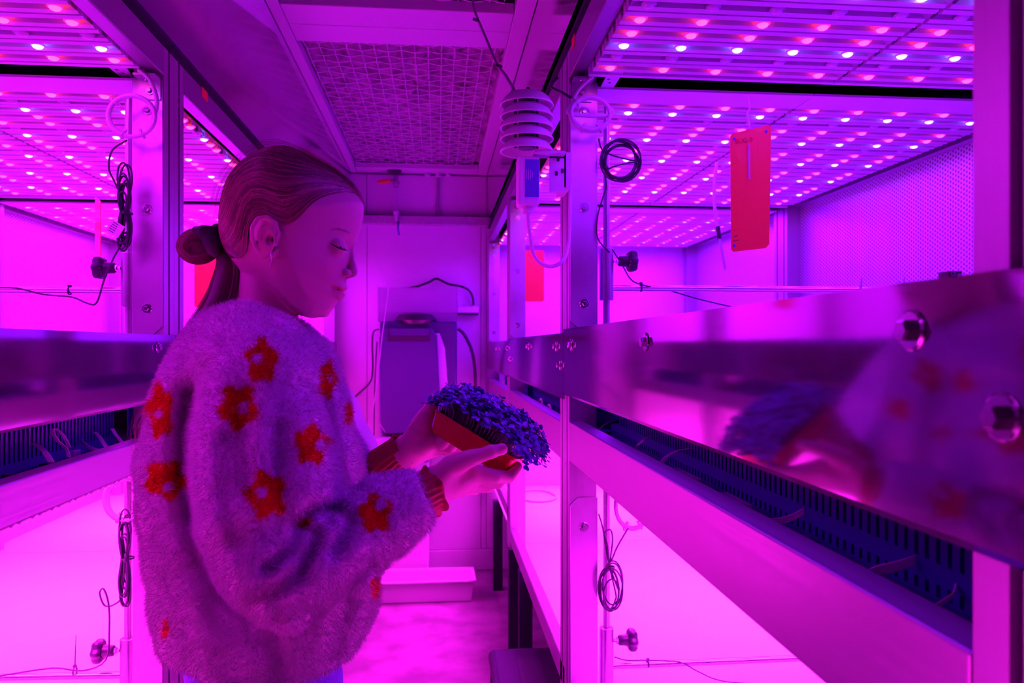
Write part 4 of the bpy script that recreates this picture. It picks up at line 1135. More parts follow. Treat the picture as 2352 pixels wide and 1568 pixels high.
def mesh_np(name, V, Fc):
    """mesh from arrays; all faces with the same number of corners"""
    me = bpy.data.meshes.new(name); k = Fc.shape[1]
    me.vertices.add(len(V)); me.vertices.foreach_set('co', np.ascontiguousarray(V, np.float32).ravel())
    me.loops.add(Fc.size); me.loops.foreach_set('vertex_index', np.ascontiguousarray(Fc, np.int32).ravel())
    me.polygons.add(len(Fc)); me.polygons.foreach_set('loop_start', np.arange(0, Fc.size, k, dtype=np.int32))
    me.update(calc_edges=True); me.validate()
    return me
def paint(me, col):
    at = me.color_attributes.new('tint', 'FLOAT_COLOR', 'POINT')
    c4 = np.ones((len(col), 4), np.float32); c4[:, :3] = col
    at.data.foreach_set('color', c4.ravel())
def tinted(name, rough, sub=0.0, sheen=0.0, spec=0.4, bump=None):
    m = mat(name, (0.8, 0.8, 0.8), rough, sub=sub, spec=spec, bump=bump)
    nt = m.node_tree; a = nt.nodes.new('ShaderNodeAttribute'); a.attribute_name = 'tint'
    nt.links.new(a.outputs['Color'], nt.nodes['Principled BSDF'].inputs['Base Color'])
    if sheen:
        nt.nodes['Principled BSDF'].inputs['Sheen Weight'].default_value = sheen
    return m
tinted('skin', 0.5, spec=0.35)
tinted('fleece', 0.95, spec=0.05)
tinted('hair_strands', 0.42, spec=0.5)
mat('hair_core', (0.10, 0.05, 0.035), 0.6, noise=(120, 0.5, (1, 1, 0.2)))
mat('cuff_knit', (0.30, 0.05, 0.03), 0.8, bump=(260, 0.6))
mat('denim', (0.08, 0.10, 0.50), 0.8, noise=(240, 0.4), bump=(300, 0.4))
mat('scrunchie', (0.012, 0.01, 0.016), 0.8)
mat('lash', (0.012, 0.008, 0.012), 0.6)
mat('silver', (0.8, 0.8, 0.82), 0.2, 1.0)
mat('shoe', (0.7, 0.68, 0.7), 0.6)

def orient_out(V, Q):
    """make face normals look outwards"""
    c = V.mean(0); a, b, d = V[Q[:, 0]], V[Q[:, 1]], V[Q[:, 2]]
    nrm = np.cross(b - a, d - a); mid = V[Q].mean(1) - c
    return Q if (nrm * mid).sum() > 0 else Q[:, ::-1]

FOOT = to_world(L(600, 900, 1.0)); FOOT[2] = 0.0
person = thing('person', FOOT, 'person in fluffy white sweater with red flowers, looking down at the red pot of sprouts', 'person')

def place(name, V, Q, m, parent, smooth=True, col=None):
    W = to_world(V) - org(parent)
    Q = orient_out(V, Q) if True else Q
    # the sculpting frame is right-handed in the order u, w, v, so outward stays outward
    me = mesh_np(name, W, Q)
    if col is not None: paint(me, col)
    return link(name, me, parent, MAT[m] if isinstance(m, str) else m, smooth)

# ---------------------------------------------------------------- head
PXM = 1.0 / F_PX                       # one pixel at a depth of one metre
W0 = 1.0                               # depth of the middle plane of the head
def uv(px, py): return np.array(((px - 1176.0) * PXM, (HORIZON - py) * PXM))
HAIR_OUT = [(833, 466), (822, 439), (804, 415), (780, 394), (750, 376), (720, 361), (690, 346), (654, 334), (618, 337), (582, 352), (549, 379), (525, 412), (510, 454), (504, 496)]
FACE = [(833, 466), (834.5, 484), (833, 502), (829, 520), (822, 541), (811, 566), (803, 596), (797, 622), (794, 640), (794.5, 652), (797, 660), (794, 666), (786, 669), (789.5, 673), (790.5, 681),
        (786, 688), (777, 691), (770, 700), (762, 711), (748, 722), (723, 729), (703, 727), (684, 719), (660, 706), (630, 684), (596, 655), (560, 628), (530, 590)]
SKULL = [(513, 545), (512, 500), (518, 456), (532, 416), (555, 385), (586, 359), (620, 344), (654, 341), (688, 353), (718, 368), (747, 383), (776, 401), (799, 421), (816, 443)]
def dense(poly, n=5): return spline(poly, n, True)
def poly_sdf(poly):
    """table of the signed distance to a closed outline, in metres"""
    P2 = np.array([uv(*p) for p in poly]); h = 0.0012
    lo = P2.min(0) - 0.03; hi = P2.max(0) + 0.03
    nu, nv = np.ceil((hi - lo) / h).astype(int) + 1
    U, Vv = np.meshgrid(lo[0] + h * np.arange(nu), lo[1] + h * np.arange(nv), indexing='ij')
    D = np.full(U.shape, 9.0); inside = np.zeros(U.shape, bool)
    for a, b in zip(P2, np.roll(P2, -1, 0)):
        ab = b - a; t = np.clip(((U - a[0]) * ab[0] + (Vv - a[1]) * ab[1]) / (ab @ ab + 1e-12), 0, 1)
        D = np.minimum(D, np.hypot(U - a[0] - t * ab[0], Vv - a[1] - t * ab[1]))
        cr = ((a[1] > Vv) != (b[1] > Vv)) & (U < (b[0] - a[0]) * (Vv - a[1]) / (b[1] - a[1] + 1e-12) + a[0])
        inside ^= cr
    return lo, h, np.where(inside, D, -D).astype(np.float32)
def lookup(tab, u, v):
    lo, h, T = tab
    x = np.clip((u - lo[0]) / h, 0, T.shape[0] - 1.001); y = np.clip((v - lo[1]) / h, 0, T.shape[1] - 1.001)
    i = x.astype(int); j = y.astype(int); fx = x - i; fy = y - j
    return (T[i, j] * (1 - fx) * (1 - fy) + T[i + 1, j] * fx * (1 - fy) + T[i, j + 1] * (1 - fx) * fy + T[i + 1, j + 1] * fx * fy)
HEAD_TAB = poly_sdf(dense(FACE + SKULL))
def sstep(x, a, b):
    t = np.clip((x - a) / (b - a), 0, 1); return t * t * (3 - 2 * t)
def half_width(u, v):
    """half the breadth of the head at a place of the profile"""
    d = lookup(HEAD_TAB, u, v)
    R = 122 * PXM
    t = np.clip(d / R, 0, 1)
    px = u * F_PX + 1176; py = HORIZON - v * F_PX
    wm = 0.0705 * (1 - 0.15 * sstep(px, 690, 800)) * (1 - 0.16 * sstep(py, 600, 720))
    W = wm * np.power(1 - (1 - t) ** 2, 0.60)
    def g(cx, cy, s1, s2, a): return a * np.exp(-((px - cx) / s1) ** 2 - ((py - cy) / s2) ** 2)
    W = W + g(803, 568, 15, 14, -0.0060) + g(768, 622, 40, 34, 0.0022) + g(808, 543, 26, 9, 0.0012)   # eye hollow, cheek, brow
    W = W + g(782, 672, 14, 18, -0.0010) + g(778, 692, 20, 7, -0.0025)
    return np.where(d > 0, np.maximum(W, 0), d), d

def lip_pt(px, py, s, off=0.0):
    k = 0.0
    for _ in range(4):
        u, v = uv(px, py) * (1 - k - off); W, _d = half_width(np.array([u]), np.array([v])); k = max(float(W[0]), 0)
    return np.array((u, W0 + s * (k + off), v))

EARC = []
def ear_pt(px, py, off, s):
    return lip_pt(px, py, s, off)

def f_head(p):
    u, w, v = p[..., 0], p[..., 1], p[..., 2]
    W, d = half_width(u, v)
    aw = np.abs(w - W0)
    f = np.where(d > 0, (aw - W) * 0.75, np.sqrt(aw * aw + d * d))
    m = PXM
    q = np.stack([u, aw + W0, v], -1)                       # mirrored: features only once
    L1 = lambda px, py, w_: np.array((uv(px, py)[0] * (1 - w_), W0 + w_, uv(px, py)[1] * (1 - w_)))   # place seen at (px, py) on the near side
    # jaw
    f = smin(f, chain(q, [(L1(640, 640, 0.044), 9 * m), (L1(672, 686, 0.036), 9 * m), (L1(712, 712, 0.024), 9 * m), (L1(742, 716, 0.006), 9 * m)]), 0.012)
    # nose
    nose = chain(q, [(L1(806.5, 556, 0.0), 7.0 * m), (L1(806, 578, 0.0), 7.5 * m), (L1(807.5, 596, 0.0), 8.5 * m), (L1(810, 612, 0.0), 9.5 * m), (L1(811.5, 623, 0.0), 10.5 * m)])
    nose = smin(nose, chain(q, [(L1(811, 629, 0.001), 7 * m), (L1(796, 635, 0.001), 5.5 * m)]), 0.003)
    nose = smin(nose, ellip(q, L1(795, 626, 0.0100), (11 * m, 0.0062, 9.5 * m)), 0.003)
    f = smin(f, nose, 0.0045)
    f = smax(f, -ellip(q, L1(801, 637, 0.0075), (7 * m, 0.0028, 3.6 * m)), 0.002)      # nostril
    # eyeball under the lowered lid
    f = smin(f, ellip(q, L1(772, 566, 0.0285), (0.0125, 0.0125, 0.0115)), 0.004)
    f = smax(f, -chain(q, [(L1(756, 551, 0.0455), 1.6 * m), (L1(772, 547, 0.0435), 1.8 * m), (L1(790, 556, 0.0355), 1.6 * m)]), 0.002)   # lid crease
    f = smax(f, -chain(q, [(L1(760, 560, 0.0450), 1.2 * m), (L1(776, 569, 0.0415), 1.6 * m), (L1(792, 572, 0.0340), 1.4 * m)]), 0.0012)    # lid gap
    # lips
    up = chain(q, [(L1(790, 660, 0.0), 6.0 * m), (lip_pt(782, 659, 1, -0.003), 5.5 * m), (lip_pt(762, 657, 1, -0.002), 2.0 * m)])
    dn = chain(q, [(L1(785, 678, 0.0), 6.0 * m), (lip_pt(777, 674, 1, -0.003), 5.5 * m), (lip_pt(762, 664, 1, -0.002), 2.0 * m)])
    f = smin(f, smin(up, dn, 0.001), 0.003)
    f = smax(f, -chain(q, [(L1(797, 668.5, 0.0), 1.3 * m), (lip_pt(787, 668, 1, 0.001), 1.5 * m), (lip_pt(772, 662, 1, 0.001), 1.5 * m), (lip_pt(757, 658, 1, 0.0005), 1.3 * m)]), 0.0012)
    # ear
    e_ = lambda px, py, off: ear_pt(px, py, off, 1)
    helix = chain(q, [(e_(632, 556, .001), 4 * m), (e_(639, 533, .004), 4.2 * m), (e_(633, 511, .007), 4.6 * m), (e_(614, 498, .011), 5 * m), (e_(592, 502, .014), 5 * m), (e_(579, 522, .016), 4.8 * m),
                      (e_(579, 547, .015), 4.6 * m), (e_(590, 572, .012), 5 * m), (e_(606, 590, .009), 6.5 * m), (e_(624, 586, .005), 6.5 * m), (e_(634, 574, .001), 4 * m)])
    plate = ellip(q, e_(607, 543, .006), (27 * m, 0.0042, 44 * m), np.array([[0.96, 0.27, 0], [-0.27, 0.96, 0], [0, 0, 1.0]]))
    ear = smin(helix, plate, 0.003)
    anti = chain(q, [(e_(618, 517, .007), 3.2 * m), (e_(602, 522, .010), 3.6 * m), (e_(594, 543, .011), 4.2 * m), (e_(602, 566, .009), 4 * m), (e_(616, 573, .007), 3.6 * m)])
    ear = smin(ear, anti, 0.002)
    ear = smax(ear, -ellip(q, e_(618, 549, .0115), (9 * m, 0.0062, 13 * m)), 0.002)
    ear = smin(ear, ball(q, e_(632, 562, .005), 5 * m), 0.002)
    f = smin(f, ear, 0.003)
    # neck and shoulders
    nk = chain(p, [(np.array((*uv(622, 590)[:1], W0, uv(622, 590)[1])), 0.034), (np.array((*uv(610, 690)[:1], W0, uv(610, 690)[1])), 0.0365), (np.array((*uv(598, 790)[:1], W0, uv(598, 790)[1])), 0.046)])
    f = smin(f, nk, 0.008)
    tr = chain(p, [(np.array((*uv(598, 850)[:1], W0, uv(598, 850)[1])), 0.07), (np.array((*uv(600, 1400)[:1], W0, uv(600, 1400)[1])), 0.10)])
    sh = rcone(p, np.array((*uv(590, 850)[:1], W0 - 0.10, uv(590, 850)[1])), np.array((*uv(590, 850)[:1], W0 + 0.10, uv(590, 850)[1])), 0.04, 0.04)
    return smin(f, smin(tr, sh, 0.03), 0.03)

lo = np.array((*uv(500, 0)[:1], W0 - 0.097, uv(0, 800)[1])); hi = np.array((*uv(842, 0)[:1], W0 + 0.097, uv(0, 332)[1]))
HV, HQ = nets(f_head, lo, hi, 0.0017)

def skin_tint(V, lips=True):
    c = np.tile(np.array((0.66, 0.42, 0.40)), (len(V), 1))
    if lips:
        px, py = project(V)
        px1, py1 = project(np.stack([V[:, 0], W0 - np.abs(V[:, 1] - W0), V[:, 2]], 1))
        line = 658 + (px1 - 757) * 0.33
        k = sstep(px1, 757, 766) * (1 - sstep(np.abs(py1 - line - 1.5), 6.5, 11.0))
        c = c * (1 - k[:, None]) + np.array((0.60, 0.20, 0.24)) * k[:, None]
        b = np.exp(-((px1 - 745) / 40) ** 2 - ((py1 - 625) / 30) ** 2) * 0.25 + np.exp(-((px1 - 606) / 30) ** 2 - ((py1 - 545) / 45) ** 2) * 0.3
        c[:, 1:] *= (1 - 0.5 * b)[:, None]
    return c

# ---------------------------------------------------------------- hands
def f_near_hand(p):
    g = lambda *a: (L(*a[:3]), a[3])
    f = rcone(p, L(930, 1152, .905), L(985, 1122, .925), 0.0205, 0.0178)
    for (px, py, d, r) in ((1084, 1086, .935, .0112), (1082, 1098, .946, .0112), (1074, 1112, .958, .0105), (1060, 1122, .970, .0095)):
        f = smin(f, rcone(p, L(985, 1120, .928), L(px, py, d), 0.0168, r), 0.012)
    f = smin(f, chain(p, [g(995, 1108, .920, .0150), g(1034, 1070, .918, .0128), g(1084, 1051, .914, .0098)]), 0.012)
    f = smin(f, chain(p, [g(1060, 1060, .915, .0108), g(1086, 1051, .914, .0096), g(1126, 1038, .914, .0076), g(1153, 1031, .918, .0070)]), 0.003)
    f = smin(f, ball(p, L(1127, 1037, .913), 0.0081), 0.003)
    f = smin(f, chain(p, [g(1084, 1086, .935, .0108), g(1138, 1094, .945, .0088), g(1168, 1096, .962, .0078), g(1188, 1072, .984, .0066)]), 0.003)
    f = smin(f, chain(p, [g(1082, 1098, .946, .0108), g(1143, 1107, .962, .0086), g(1156, 1092, .985, .0076), g(1146, 1066, .998, .0066)]), 0.003)
    f = smin(f, chain(p, [g(1074, 1112, .958, .0102), g(1122, 1117, .976, .0082), g(1134, 1100, 1.0, .0072), g(1120, 1070, 1.010, .0064)]), 0.003)
    f = smin(f, chain(p, [g(1060, 1122, .970, .0092), g(1090, 1124, .990, .0074), g(1106, 1108, 1.008, .0066), g(1100, 1082, 1.018, .0058)]), 0.003)
    # thumb nail and knuckle creases
    for (px, py) in ((1118, 1041), (1123, 1039), (1128, 1038)):
        f = smax(f, -rcone(p, L(px - 2, py - 14, .9055), L(px + 4, py + 13, .9045), 0.0006, 0.0006), 0.0012)
    f = smin(f, ellip(p, L(1156, 1028, .9125), (0.0050, 0.0022, 0.0042)), 0.0010)
    return f
def f_far_hand(p):
    g = lambda *a: (L(*a[:3]), a[3])
    f = rcone(p, L(890, 1075, 1.05), L(932, 1040, 1.045), 0.0195, 0.0165)
    for (px, py, d, r) in ((985, 1006, 1.030, .0125), (988, 1018, 1.042, .012), (988, 1028, 1.053, .0112), (984, 1036, 1.063, .010)):
        f = smin(f, rcone(p, L(934, 1038, 1.042), L(px, py, d), 0.0160, r), 0.012)
    f = smin(f, chain(p, [g(938, 1030, 1.035, .0150), g(962, 990, 1.022, .0155), g(977, 957, 1.016, .0112)]), 0.012)
    f = smin(f, rcone(p, L(972, 1022, 1.022), L(990, 1016, 1.020), 0.0135, 0.0105), 0.010)
    f = smin(f, chain(p, [g(968, 972, 1.018, .0125), g(978, 955, 1.015, .0104), g(992, 931, 1.015, .0086), g(1003, 914, 1.018, .0070)]), 0.003)
    f = smin(f, chain(p, [g(986, 1006, 1.030, .0118), g(1013, 1018, 1.020, .0092), g(1024, 1004, 1.004, .0082), g(1036, 984, 1.002, .0070)]), 0.003)
    f = smin(f, chain(p, [g(988, 1018, 1.042, .0114), g(1034, 1026, 1.035, .0088), g(1044, 1006, 1.018, .0080), g(1054, 990, 1.014, .0070)]), 0.003)
    f = smin(f, chain(p, [g(988, 1028, 1.053, .0108), g(1050, 1034, 1.048, .0082), g(1058, 1012, 1.034, .0075), g(1068, 998, 1.028, .0066)]), 0.003)
    f = smin(f, chain(p, [g(984, 1036, 1.063, .0096), g(1040, 1030, 1.062, .0074), g(1054, 1012, 1.05, .0068)]), 0.003)
    for (a, b) in (((948, 1012), (962, 1024)), ((952, 1020), (964, 1034)), ((965, 948), (988, 954))):
        f = smax(f, -rcone(p, L(a[0], a[1], 1.003), L(b[0], b[1], 1.003), 0.0007, 0.0007), 0.0015)
    return f
def bbox(pts, pad):
    q = np.array([L(*a) for a in pts]); return q.min(0) - pad, q.max(0) + pad
lo, hi = bbox([(925, 1160, .90), (1195, 1025, .99), (1195, 1130, 1.02), (925, 1025, 1.02)], 0.018)
NV, NQ = nets(f_near_hand, lo, hi, 0.0014)
lo, hi = bbox([(888, 1085, 1.06), (1070, 905, 1.0), (888, 905, 1.07), (1070, 1045, 1.0)], 0.018)
GV, GQ = nets(f_far_hand, lo, hi, 0.0014)
HQ, NQ, GQ = orient_out(HV, HQ), orient_out(NV, NQ), orient_out(GV, GQ)
V = np.concatenate([HV, NV, GV]); Q = np.concatenate([HQ, NQ + len(HV), GQ + len(HV) + len(NV)])
body = place('body', V, Q, 'skin', person, col=np.concatenate([skin_tint(HV), skin_tint(NV, False), skin_tint(GV, False)]))

# eyelashes, brow and the dark line of the lowered eye
rs = np.random.RandomState(11)
def ribbons(paths, widths, tip=0.15):
    """flat tapering strips; paths: list of (n,3) arrays in the sculpting frame, side direction from the view and the tangent"""
    VV = []; FF = []; b = 0
    for pth, wd in zip(paths, widths):
        pth = np.asarray(pth); n = len(pth)
        t = np.gradient(pth, axis=0); t /= (np.linalg.norm(t, axis=1, keepdims=True) + 1e-9)
        ref = np.array((0.0, 1.0, 0.0)) if abs(t[:, 1]).mean() < 0.9 else np.array((1.0, 0, 0))
        sd = np.cross(t, ref); sd /= (np.linalg.norm(sd, axis=1, keepdims=True) + 1e-9)
        k = (wd * (1 - (1 - tip) * np.linspace(0, 1, n) ** 2))[:, None] / 2
        VV.append(pth - sd * k); VV.append(pth + sd * k)
        i = np.arange(n - 1)
        FF.append(np.stack([b + i, b + i + 1, b + n + i + 1, b + n + i], 1)); b += 2 * n
    return np.concatenate(VV), np.concatenate(FF)
def surf(px, py, off=0.0, s=-1):
    """point on the near side of the face"""
    u, v = uv(px, py)
    ds = np.linspace(0.89, 1.0, 220); p = np.stack([L(px, py, d) for d in ds])
    f = f_head(p.astype(np.float32)); ins = np.nonzero(f < 0)[0]
    d = ds[ins[0]] if len(ins) else 1.0
    return L(px, py, d - off)
paths = []; wid = []
lid = [surf(px, py, 0.0006) for px, py in ((760, 559), (768, 564), (777, 568.5), (786, 571), (793, 571))]
paths.append(np.array(spline(lid, 4))); wid.append(0.0016)
for t in np.linspace(0.25, 1, 16):
    k = t * 4; i = min(int(k), 3); a = lid[i] + (lid[i + 1] - lid[i]) * (k - i)
    paths.append(np.array(spline([a, a + np.array((0.0022, -0.0015, -0.0022)) * (0.6 + t * .5), a + np.array((0.0052, -0.002, -0.0026)) * (0.6 + t * .5)], 3))); wid.append(0.0005)
e1, e2 = ribbons(paths, wid)
me = mesh_np('eyelashes', to_world(e1) - org(person), e2); link('eyelashes', me, person, MAT['lash'])
iris = [surf(px, py, 0.0004) for px, py in ((778, 567), (784, 565), (790, 567), (791, 571), (785, 571.5))]
me = bpy.data.meshes.new('eye'); me.from_pydata([tuple(to_world(q) - org(person)) for q in iris], [], [(0, 1, 2, 3, 4)]); link('eye', me, person, MAT['lash'])
paths = []; wid = []
for i in range(70):
    t = rs.rand(); px = 764 + 40 * t; py = 536 - 10 * math.sin(math.pi * (0.25 + 0.6 * t)) + rs.uniform(-2.5, 2.5) + 8 * max(0, t - .6)
    a = surf(px, py, 0.0004); b = surf(px - 5, py - 1.5 + 2 * t, 0.0005)
    paths.append(np.array([a, (a + b) / 2, b])); wid.append(0.00028)
e1, e2 = ribbons(paths, wid); me = mesh_np('eyebrow', to_world(e1) - org(person), e2)
link('eyebrow', me, person, mat('brow', (0.34, 0.16, 0.14), 0.7))
# earring
er = surf(622, 588, 0.003)
mb = MB().tube([to_world(er + np.array((0.0, 0.0, 0.004))), to_world(er + np.array((0.0015, -0.001, -0.006))), to_world(er + np.array((0.0, 0.0, -0.014)))], 0.0006, 6)
mb.build('earring', MAT['silver'], person)

# ---------------------------------------------------------------- hair
HAIRLINE = [(1176 + (a - 1176) * k, HORIZON + (b - HORIZON) * k) for a, b, k in ((822, 441, 1), (795, 444, .985), (765, 447, .965), (735, 457, .95), (714, 473, .942), (696, 494, .937), (678, 511, .935), (660, 517, .933),
            (640, 508, .932), (618, 493, .931), (597, 489, .931), (578, 505, .932), (571, 545, .935), (568, 575, .94), (548, 594, .95))]
TIE = (505, 556)
CAP = HAIR_OUT + [(500, 530), (498, 575), (525, 597)] + HAIRLINE[::-1]
CAP_TAB = poly_sdf([(p[0] + (4 if i == 0 else 0), p[1]) for i, p in enumerate(CAP)])
BIG_TAB = poly_sdf(dense([(842, 470), (830, 432), (810, 408), (784, 386), (752, 368), (720, 352), (690, 338), (654, 326), (616, 328), (578, 344), (543, 373), (518, 408), (502, 454), (494, 500), (492, 560), (520, 610), (600, 640), (700, 600), (800, 520)]))
def hair_thick(u, v):
    return 0.0006 + 0.0046 * sstep(lookup(CAP_TAB, u, v), 0.0, 0.022)
def f_cap(p):
    u, w, v = p[..., 0], p[..., 1], p[..., 2]
    W, d = half_width(u, v); aw = np.abs(w - W0)
    f = np.where(d > 0, aw - W, np.sqrt(aw * aw + d * d)) - hair_thick(u, v) - np.where(d > 0, 0.0, 0.001)
    return smax(f, -lookup(CAP_TAB, u, v), 0.002)
lo = np.array((*uv(494, 0)[:1], W0 - 0.085, uv(0, 602)[1])); hi = np.array((*uv(842, 0)[:1], W0 + 0.085, uv(0, 326)[1]))
CV, CQ = nets(f_cap, lo, hi, 0.0024)
hair = place('hair', CV, CQ, 'hair_core', person)

def resample(poly, n):
    p = np.array(poly, float); d = np.r_[0, np.cumsum(np.hypot(*np.diff(p, axis=0).T))]; s = np.linspace(0, d[-1], n)
    return np.stack([np.interp(s, d, p[:, 0]), np.interp(s, d, p[:, 1])], 1)
NS = 40
top = resample(HAIR_OUT + [(501, 530), TIE], NS)
low = resample([HAIR_OUT[0]] + HAIRLINE + [(525, 580), TIE], NS)
def strand_tint(n, lighter=0.0):
    k = rs.rand(n) ** 2.0
    a = np.array((0.10, 0.05, 0.035)); b = np.array((0.60, 0.36, 0.25))
    return a + (b - a) * (k * 0.9 + lighter)[:, None]
def cap_strands(n, side):
    P_, Wd = [], []
    for i in range(n):
        k = rs.rand() ** 0.85; amp = rs.uniform(-1, 1)
        s0 = max(0, rs.uniform(-0.5, 0.75)); s1 = min(1.0, s0 + rs.uniform(0.35, 1.0))
        s = np.linspace(s0, s1, 20); x = s * (NS - 1); i0 = np.clip(x.astype(int), 0, NS - 2); fr = (x - i0)[:, None]
        a = top[i0] * (1 - fr) + top[i0 + 1] * fr; b = low[i0] * (1 - fr) + low[i0 + 1] * fr
        kk = np.clip(k + 0.035 * amp * np.sin(s * 7 + amp * 9), 0.0, 1)[:, None]
        q = a * (1 - kk) + b * kk
        u = (q[:, 0] - 1176) * PXM; v = (HORIZON - q[:, 1]) * PXM
        W, d = half_width(u, v)
        lift = 0.0004 + 0.0018 * rs.rand() + (0.0012 if rs.rand() < 0.1 else 0)
        w = np.maximum(W, 0) + hair_thick(u, v) + lift
        # near the outline the strand slips over the crown
        out = np.clip(1 - d / 0.006, 0, 1)
        w = w * np.where(d > 0, 1, 0.2)
        P_.append(np.stack([u, W0 + side * w, v], 1)); Wd.append(rs.uniform(0.0006, 0.0013))
    return P_, Wd
pn, wn = cap_strands(2600, -1); pf, wf = cap_strands(900, 1)
# loose hairs standing off the outline
for i in range(90):
    j = rs.randint(0, NS - 12); q = top[j:j + 12].copy(); lift = rs.uniform(1, 6) * np.sin(np.linspace(0.1, 2.6, 12)); nrm = np.array((0.2, -1.0)); nrm = q.mean(0) - np.array((650, 520)); nrm /= np.linalg.norm(nrm)
    q = q + nrm * lift[:, None] + rs.uniform(-2, 2, 2); u = (q[:, 0] - 1176) * PXM; v = (HORIZON - q[:, 1]) * PXM
    pn.append(np.stack([u, np.full(12, W0) + rs.uniform(-.03, .03), v], 1)); wn.append(0.00022)
def add_strands(name, P_, Wd, parent, lighter=0.0, tip=0.25):
    e1, e2 = ribbons(P_, Wd, tip)
    me = mesh_np(name, to_world(e1) - org(parent), e2)
    c = strand_tint(len(P_), lighter); paint(me, np.repeat(c, [2 * len(q) for q in P_], axis=0))
    o = link(name, me, parent, MAT['hair_strands'], True); o['kind'] = 'stuff'
    return o
add_strands('hair_strands', pn + pf, wn + wf, hair)
# scrunchie: gathered black band
def f_scr(p):
    f = None
    for i in range(16):
        a = 2 * math.pi * i / 16
        c = L(499 + 4 * math.cos(a), 553 + 25 * math.sin(a), 1.0 + 0.017 * math.cos(a))
        q = ball(p, c, 0.0072 + 0.0016 * math.sin(i * 2.7)); f = q if f is None else smin(f, q, 0.002)
    for (px, py, d, r) in ((484, 538, .985, .0105), (468, 534, .982, .0095), (486, 556, .982, .0110), (452, 532, .984, .0070), (490, 572, .985, .0085)):
        f = smin(f, ball(p, L(px, py, d), r), 0.004)
    return f
lo, hi = bbox([(436, 512, .955), (520, 592, 1.03)], 0.014)
SV, SQ = nets(f_scr, lo, hi, 0.0016); place('scrunchie', SV, SQ, 'scrunchie', hair)
# looped bun
loop = [L(495, 548, 1.0), L(468, 540, .99), L(438, 546, .985), L(424, 566, .985), L(438, 586, .988), L(466, 588, .992), L(492, 572, 1.0)]
lp = np.array(spline(loop, 6))
def f_bun(p):
    f = None
    for a, b in zip(lp[:-1], lp[1:]):
        q = rcone(p, a, b, 0.0088, 0.0088); f = q if f is None else np.minimum(f, q)
    return smin(f, ellip(p, L(455, 566, .99), (0.015, 0.010, 0.012)), 0.006)
lo, hi = bbox([(405, 520, .96), (500, 610, 1.02)], 0.012)
BV, BQ = nets(f_bun, lo, hi, 0.0020); bun = place('bun', BV, BQ, 'hair_core', hair)
P_, Wd = [], []
for i in range(420):
    a = rs.uniform(0, 6.28); tw = rs.uniform(-.5, .5); rr = 0.0089 + rs.rand() * 0.0011
    t = np.gradient(lp, axis=0); t /= np.linalg.norm(t, axis=1, keepdims=True)
    n1 = np.cross(t, (0, 1.0, 0)); n1 /= np.linalg.norm(n1, axis=1, keepdims=True); n2 = np.cross(t, n1)
    an = a + tw * np.linspace(-1, 1, len(lp))
    P_.append(lp + rr * (np.cos(an)[:, None] * n1 + np.sin(an)[:, None] * n2)); Wd.append(rs.uniform(.0006, .0012))
add_strands('bun_strands', P_, Wd, bun, 0.05, 0.8)
# ponytail falling behind the shoulder
tail_c = [(508, 562, 1.0, 15), (521, 600, .995, 24), (520, 640, .985, 31), (506, 690, .975, 33), (470, 745, .965, 30), (432, 795, .955, 24), (404, 845, .95, 17), (382, 905, .95, 12), (362, 965, .95, 8), (348, 1030, .95, 5)]
tc = np.array(spline([np.array((*L(a, b, c), r * PXM)) for a, b, c, r in tail_c], 5))
def f_tail(p):
    f = None
    n = int(len(tc) * 0.72)
    for a, b in zip(tc[:n - 1:2], tc[2:n + 1:2]):
        q = rcone(p, a[:3], b[:3], a[3] * 0.8, b[3] * 0.8); f = q if f is None else np.minimum(f, q)
    return f
lo, hi = bbox([(370, 545, .93), (570, 930, 1.03)], 0.012)
TV, TQ = nets(f_tail, lo, hi, 0.0030); tail = place('ponytail', TV, TQ, 'hair_core', hair)
P_, Wd = [], []
T_ = np.gradient(tc[:, :3], axis=0); T_ /= np.linalg.norm(T_, axis=1, keepdims=True)
N1 = np.cross(T_, (0, 1.0, 0)); N1 /= np.linalg.norm(N1, axis=1, keepdims=True); N2 = np.cross(T_, N1)
for i in range(1500):
    a = rs.uniform(0, 6.28); r = math.sqrt(rs.rand()) * 1.0; i1 = rs.randint(int(len(tc) * .45), len(tc)); fl = rs.uniform(-.35, .35)
    an = a + 0.5 * np.sin(np.linspace(0, 3, len(tc)) + a); rad = tc[:, 3] * (0.25 + 0.75 * r) * (1 + fl * np.linspace(0, 1, len(tc)))
    q = tc[:, :3] + rad[:, None] * (np.cos(an)[:, None] * N1 + 0.6 * np.sin(an)[:, None] * N2)
    P_.append(q[:i1]); Wd.append(rs.uniform(.0005, .0011))
# loose wisps over the back
for i in range(60):
    x0 = rs.uniform(375, 470); y0 = 700 + (470 - x0) * 1.7 + rs.uniform(-20, 60); n = 16
    t = np.linspace(0, 1, n); px = x0 - 70 * t * rs.uniform(.3, 1.0) + rs.uniform(4, 16) * np.sin(t * rs.uniform(3, 8) + rs.rand() * 6) * t; py = y0 + rs.uniform(80, 230) * t
    P_.append(np.array([L(a, b, .945) for a, b in zip(px, py)])); Wd.append(0.00025)
for i in range(26):
    n = 18; t = np.linspace(0, 1, n); cx_ = 318 + rs.uniform(-14, 20); r = rs.uniform(14, 38)
    px = cx_ + 22 * (1 - t) - r * np.sin(t * 3.6) * 0.8; py = 905 + 40 * rs.rand() + 130 * t + rs.uniform(-6, 6)
    P_.append(np.array([L(a, b, .95) for a, b in zip(px, py)])); Wd.append(0.0003)
add_strands('tail_strands', P_, Wd, tail, 0.05, 0.3)

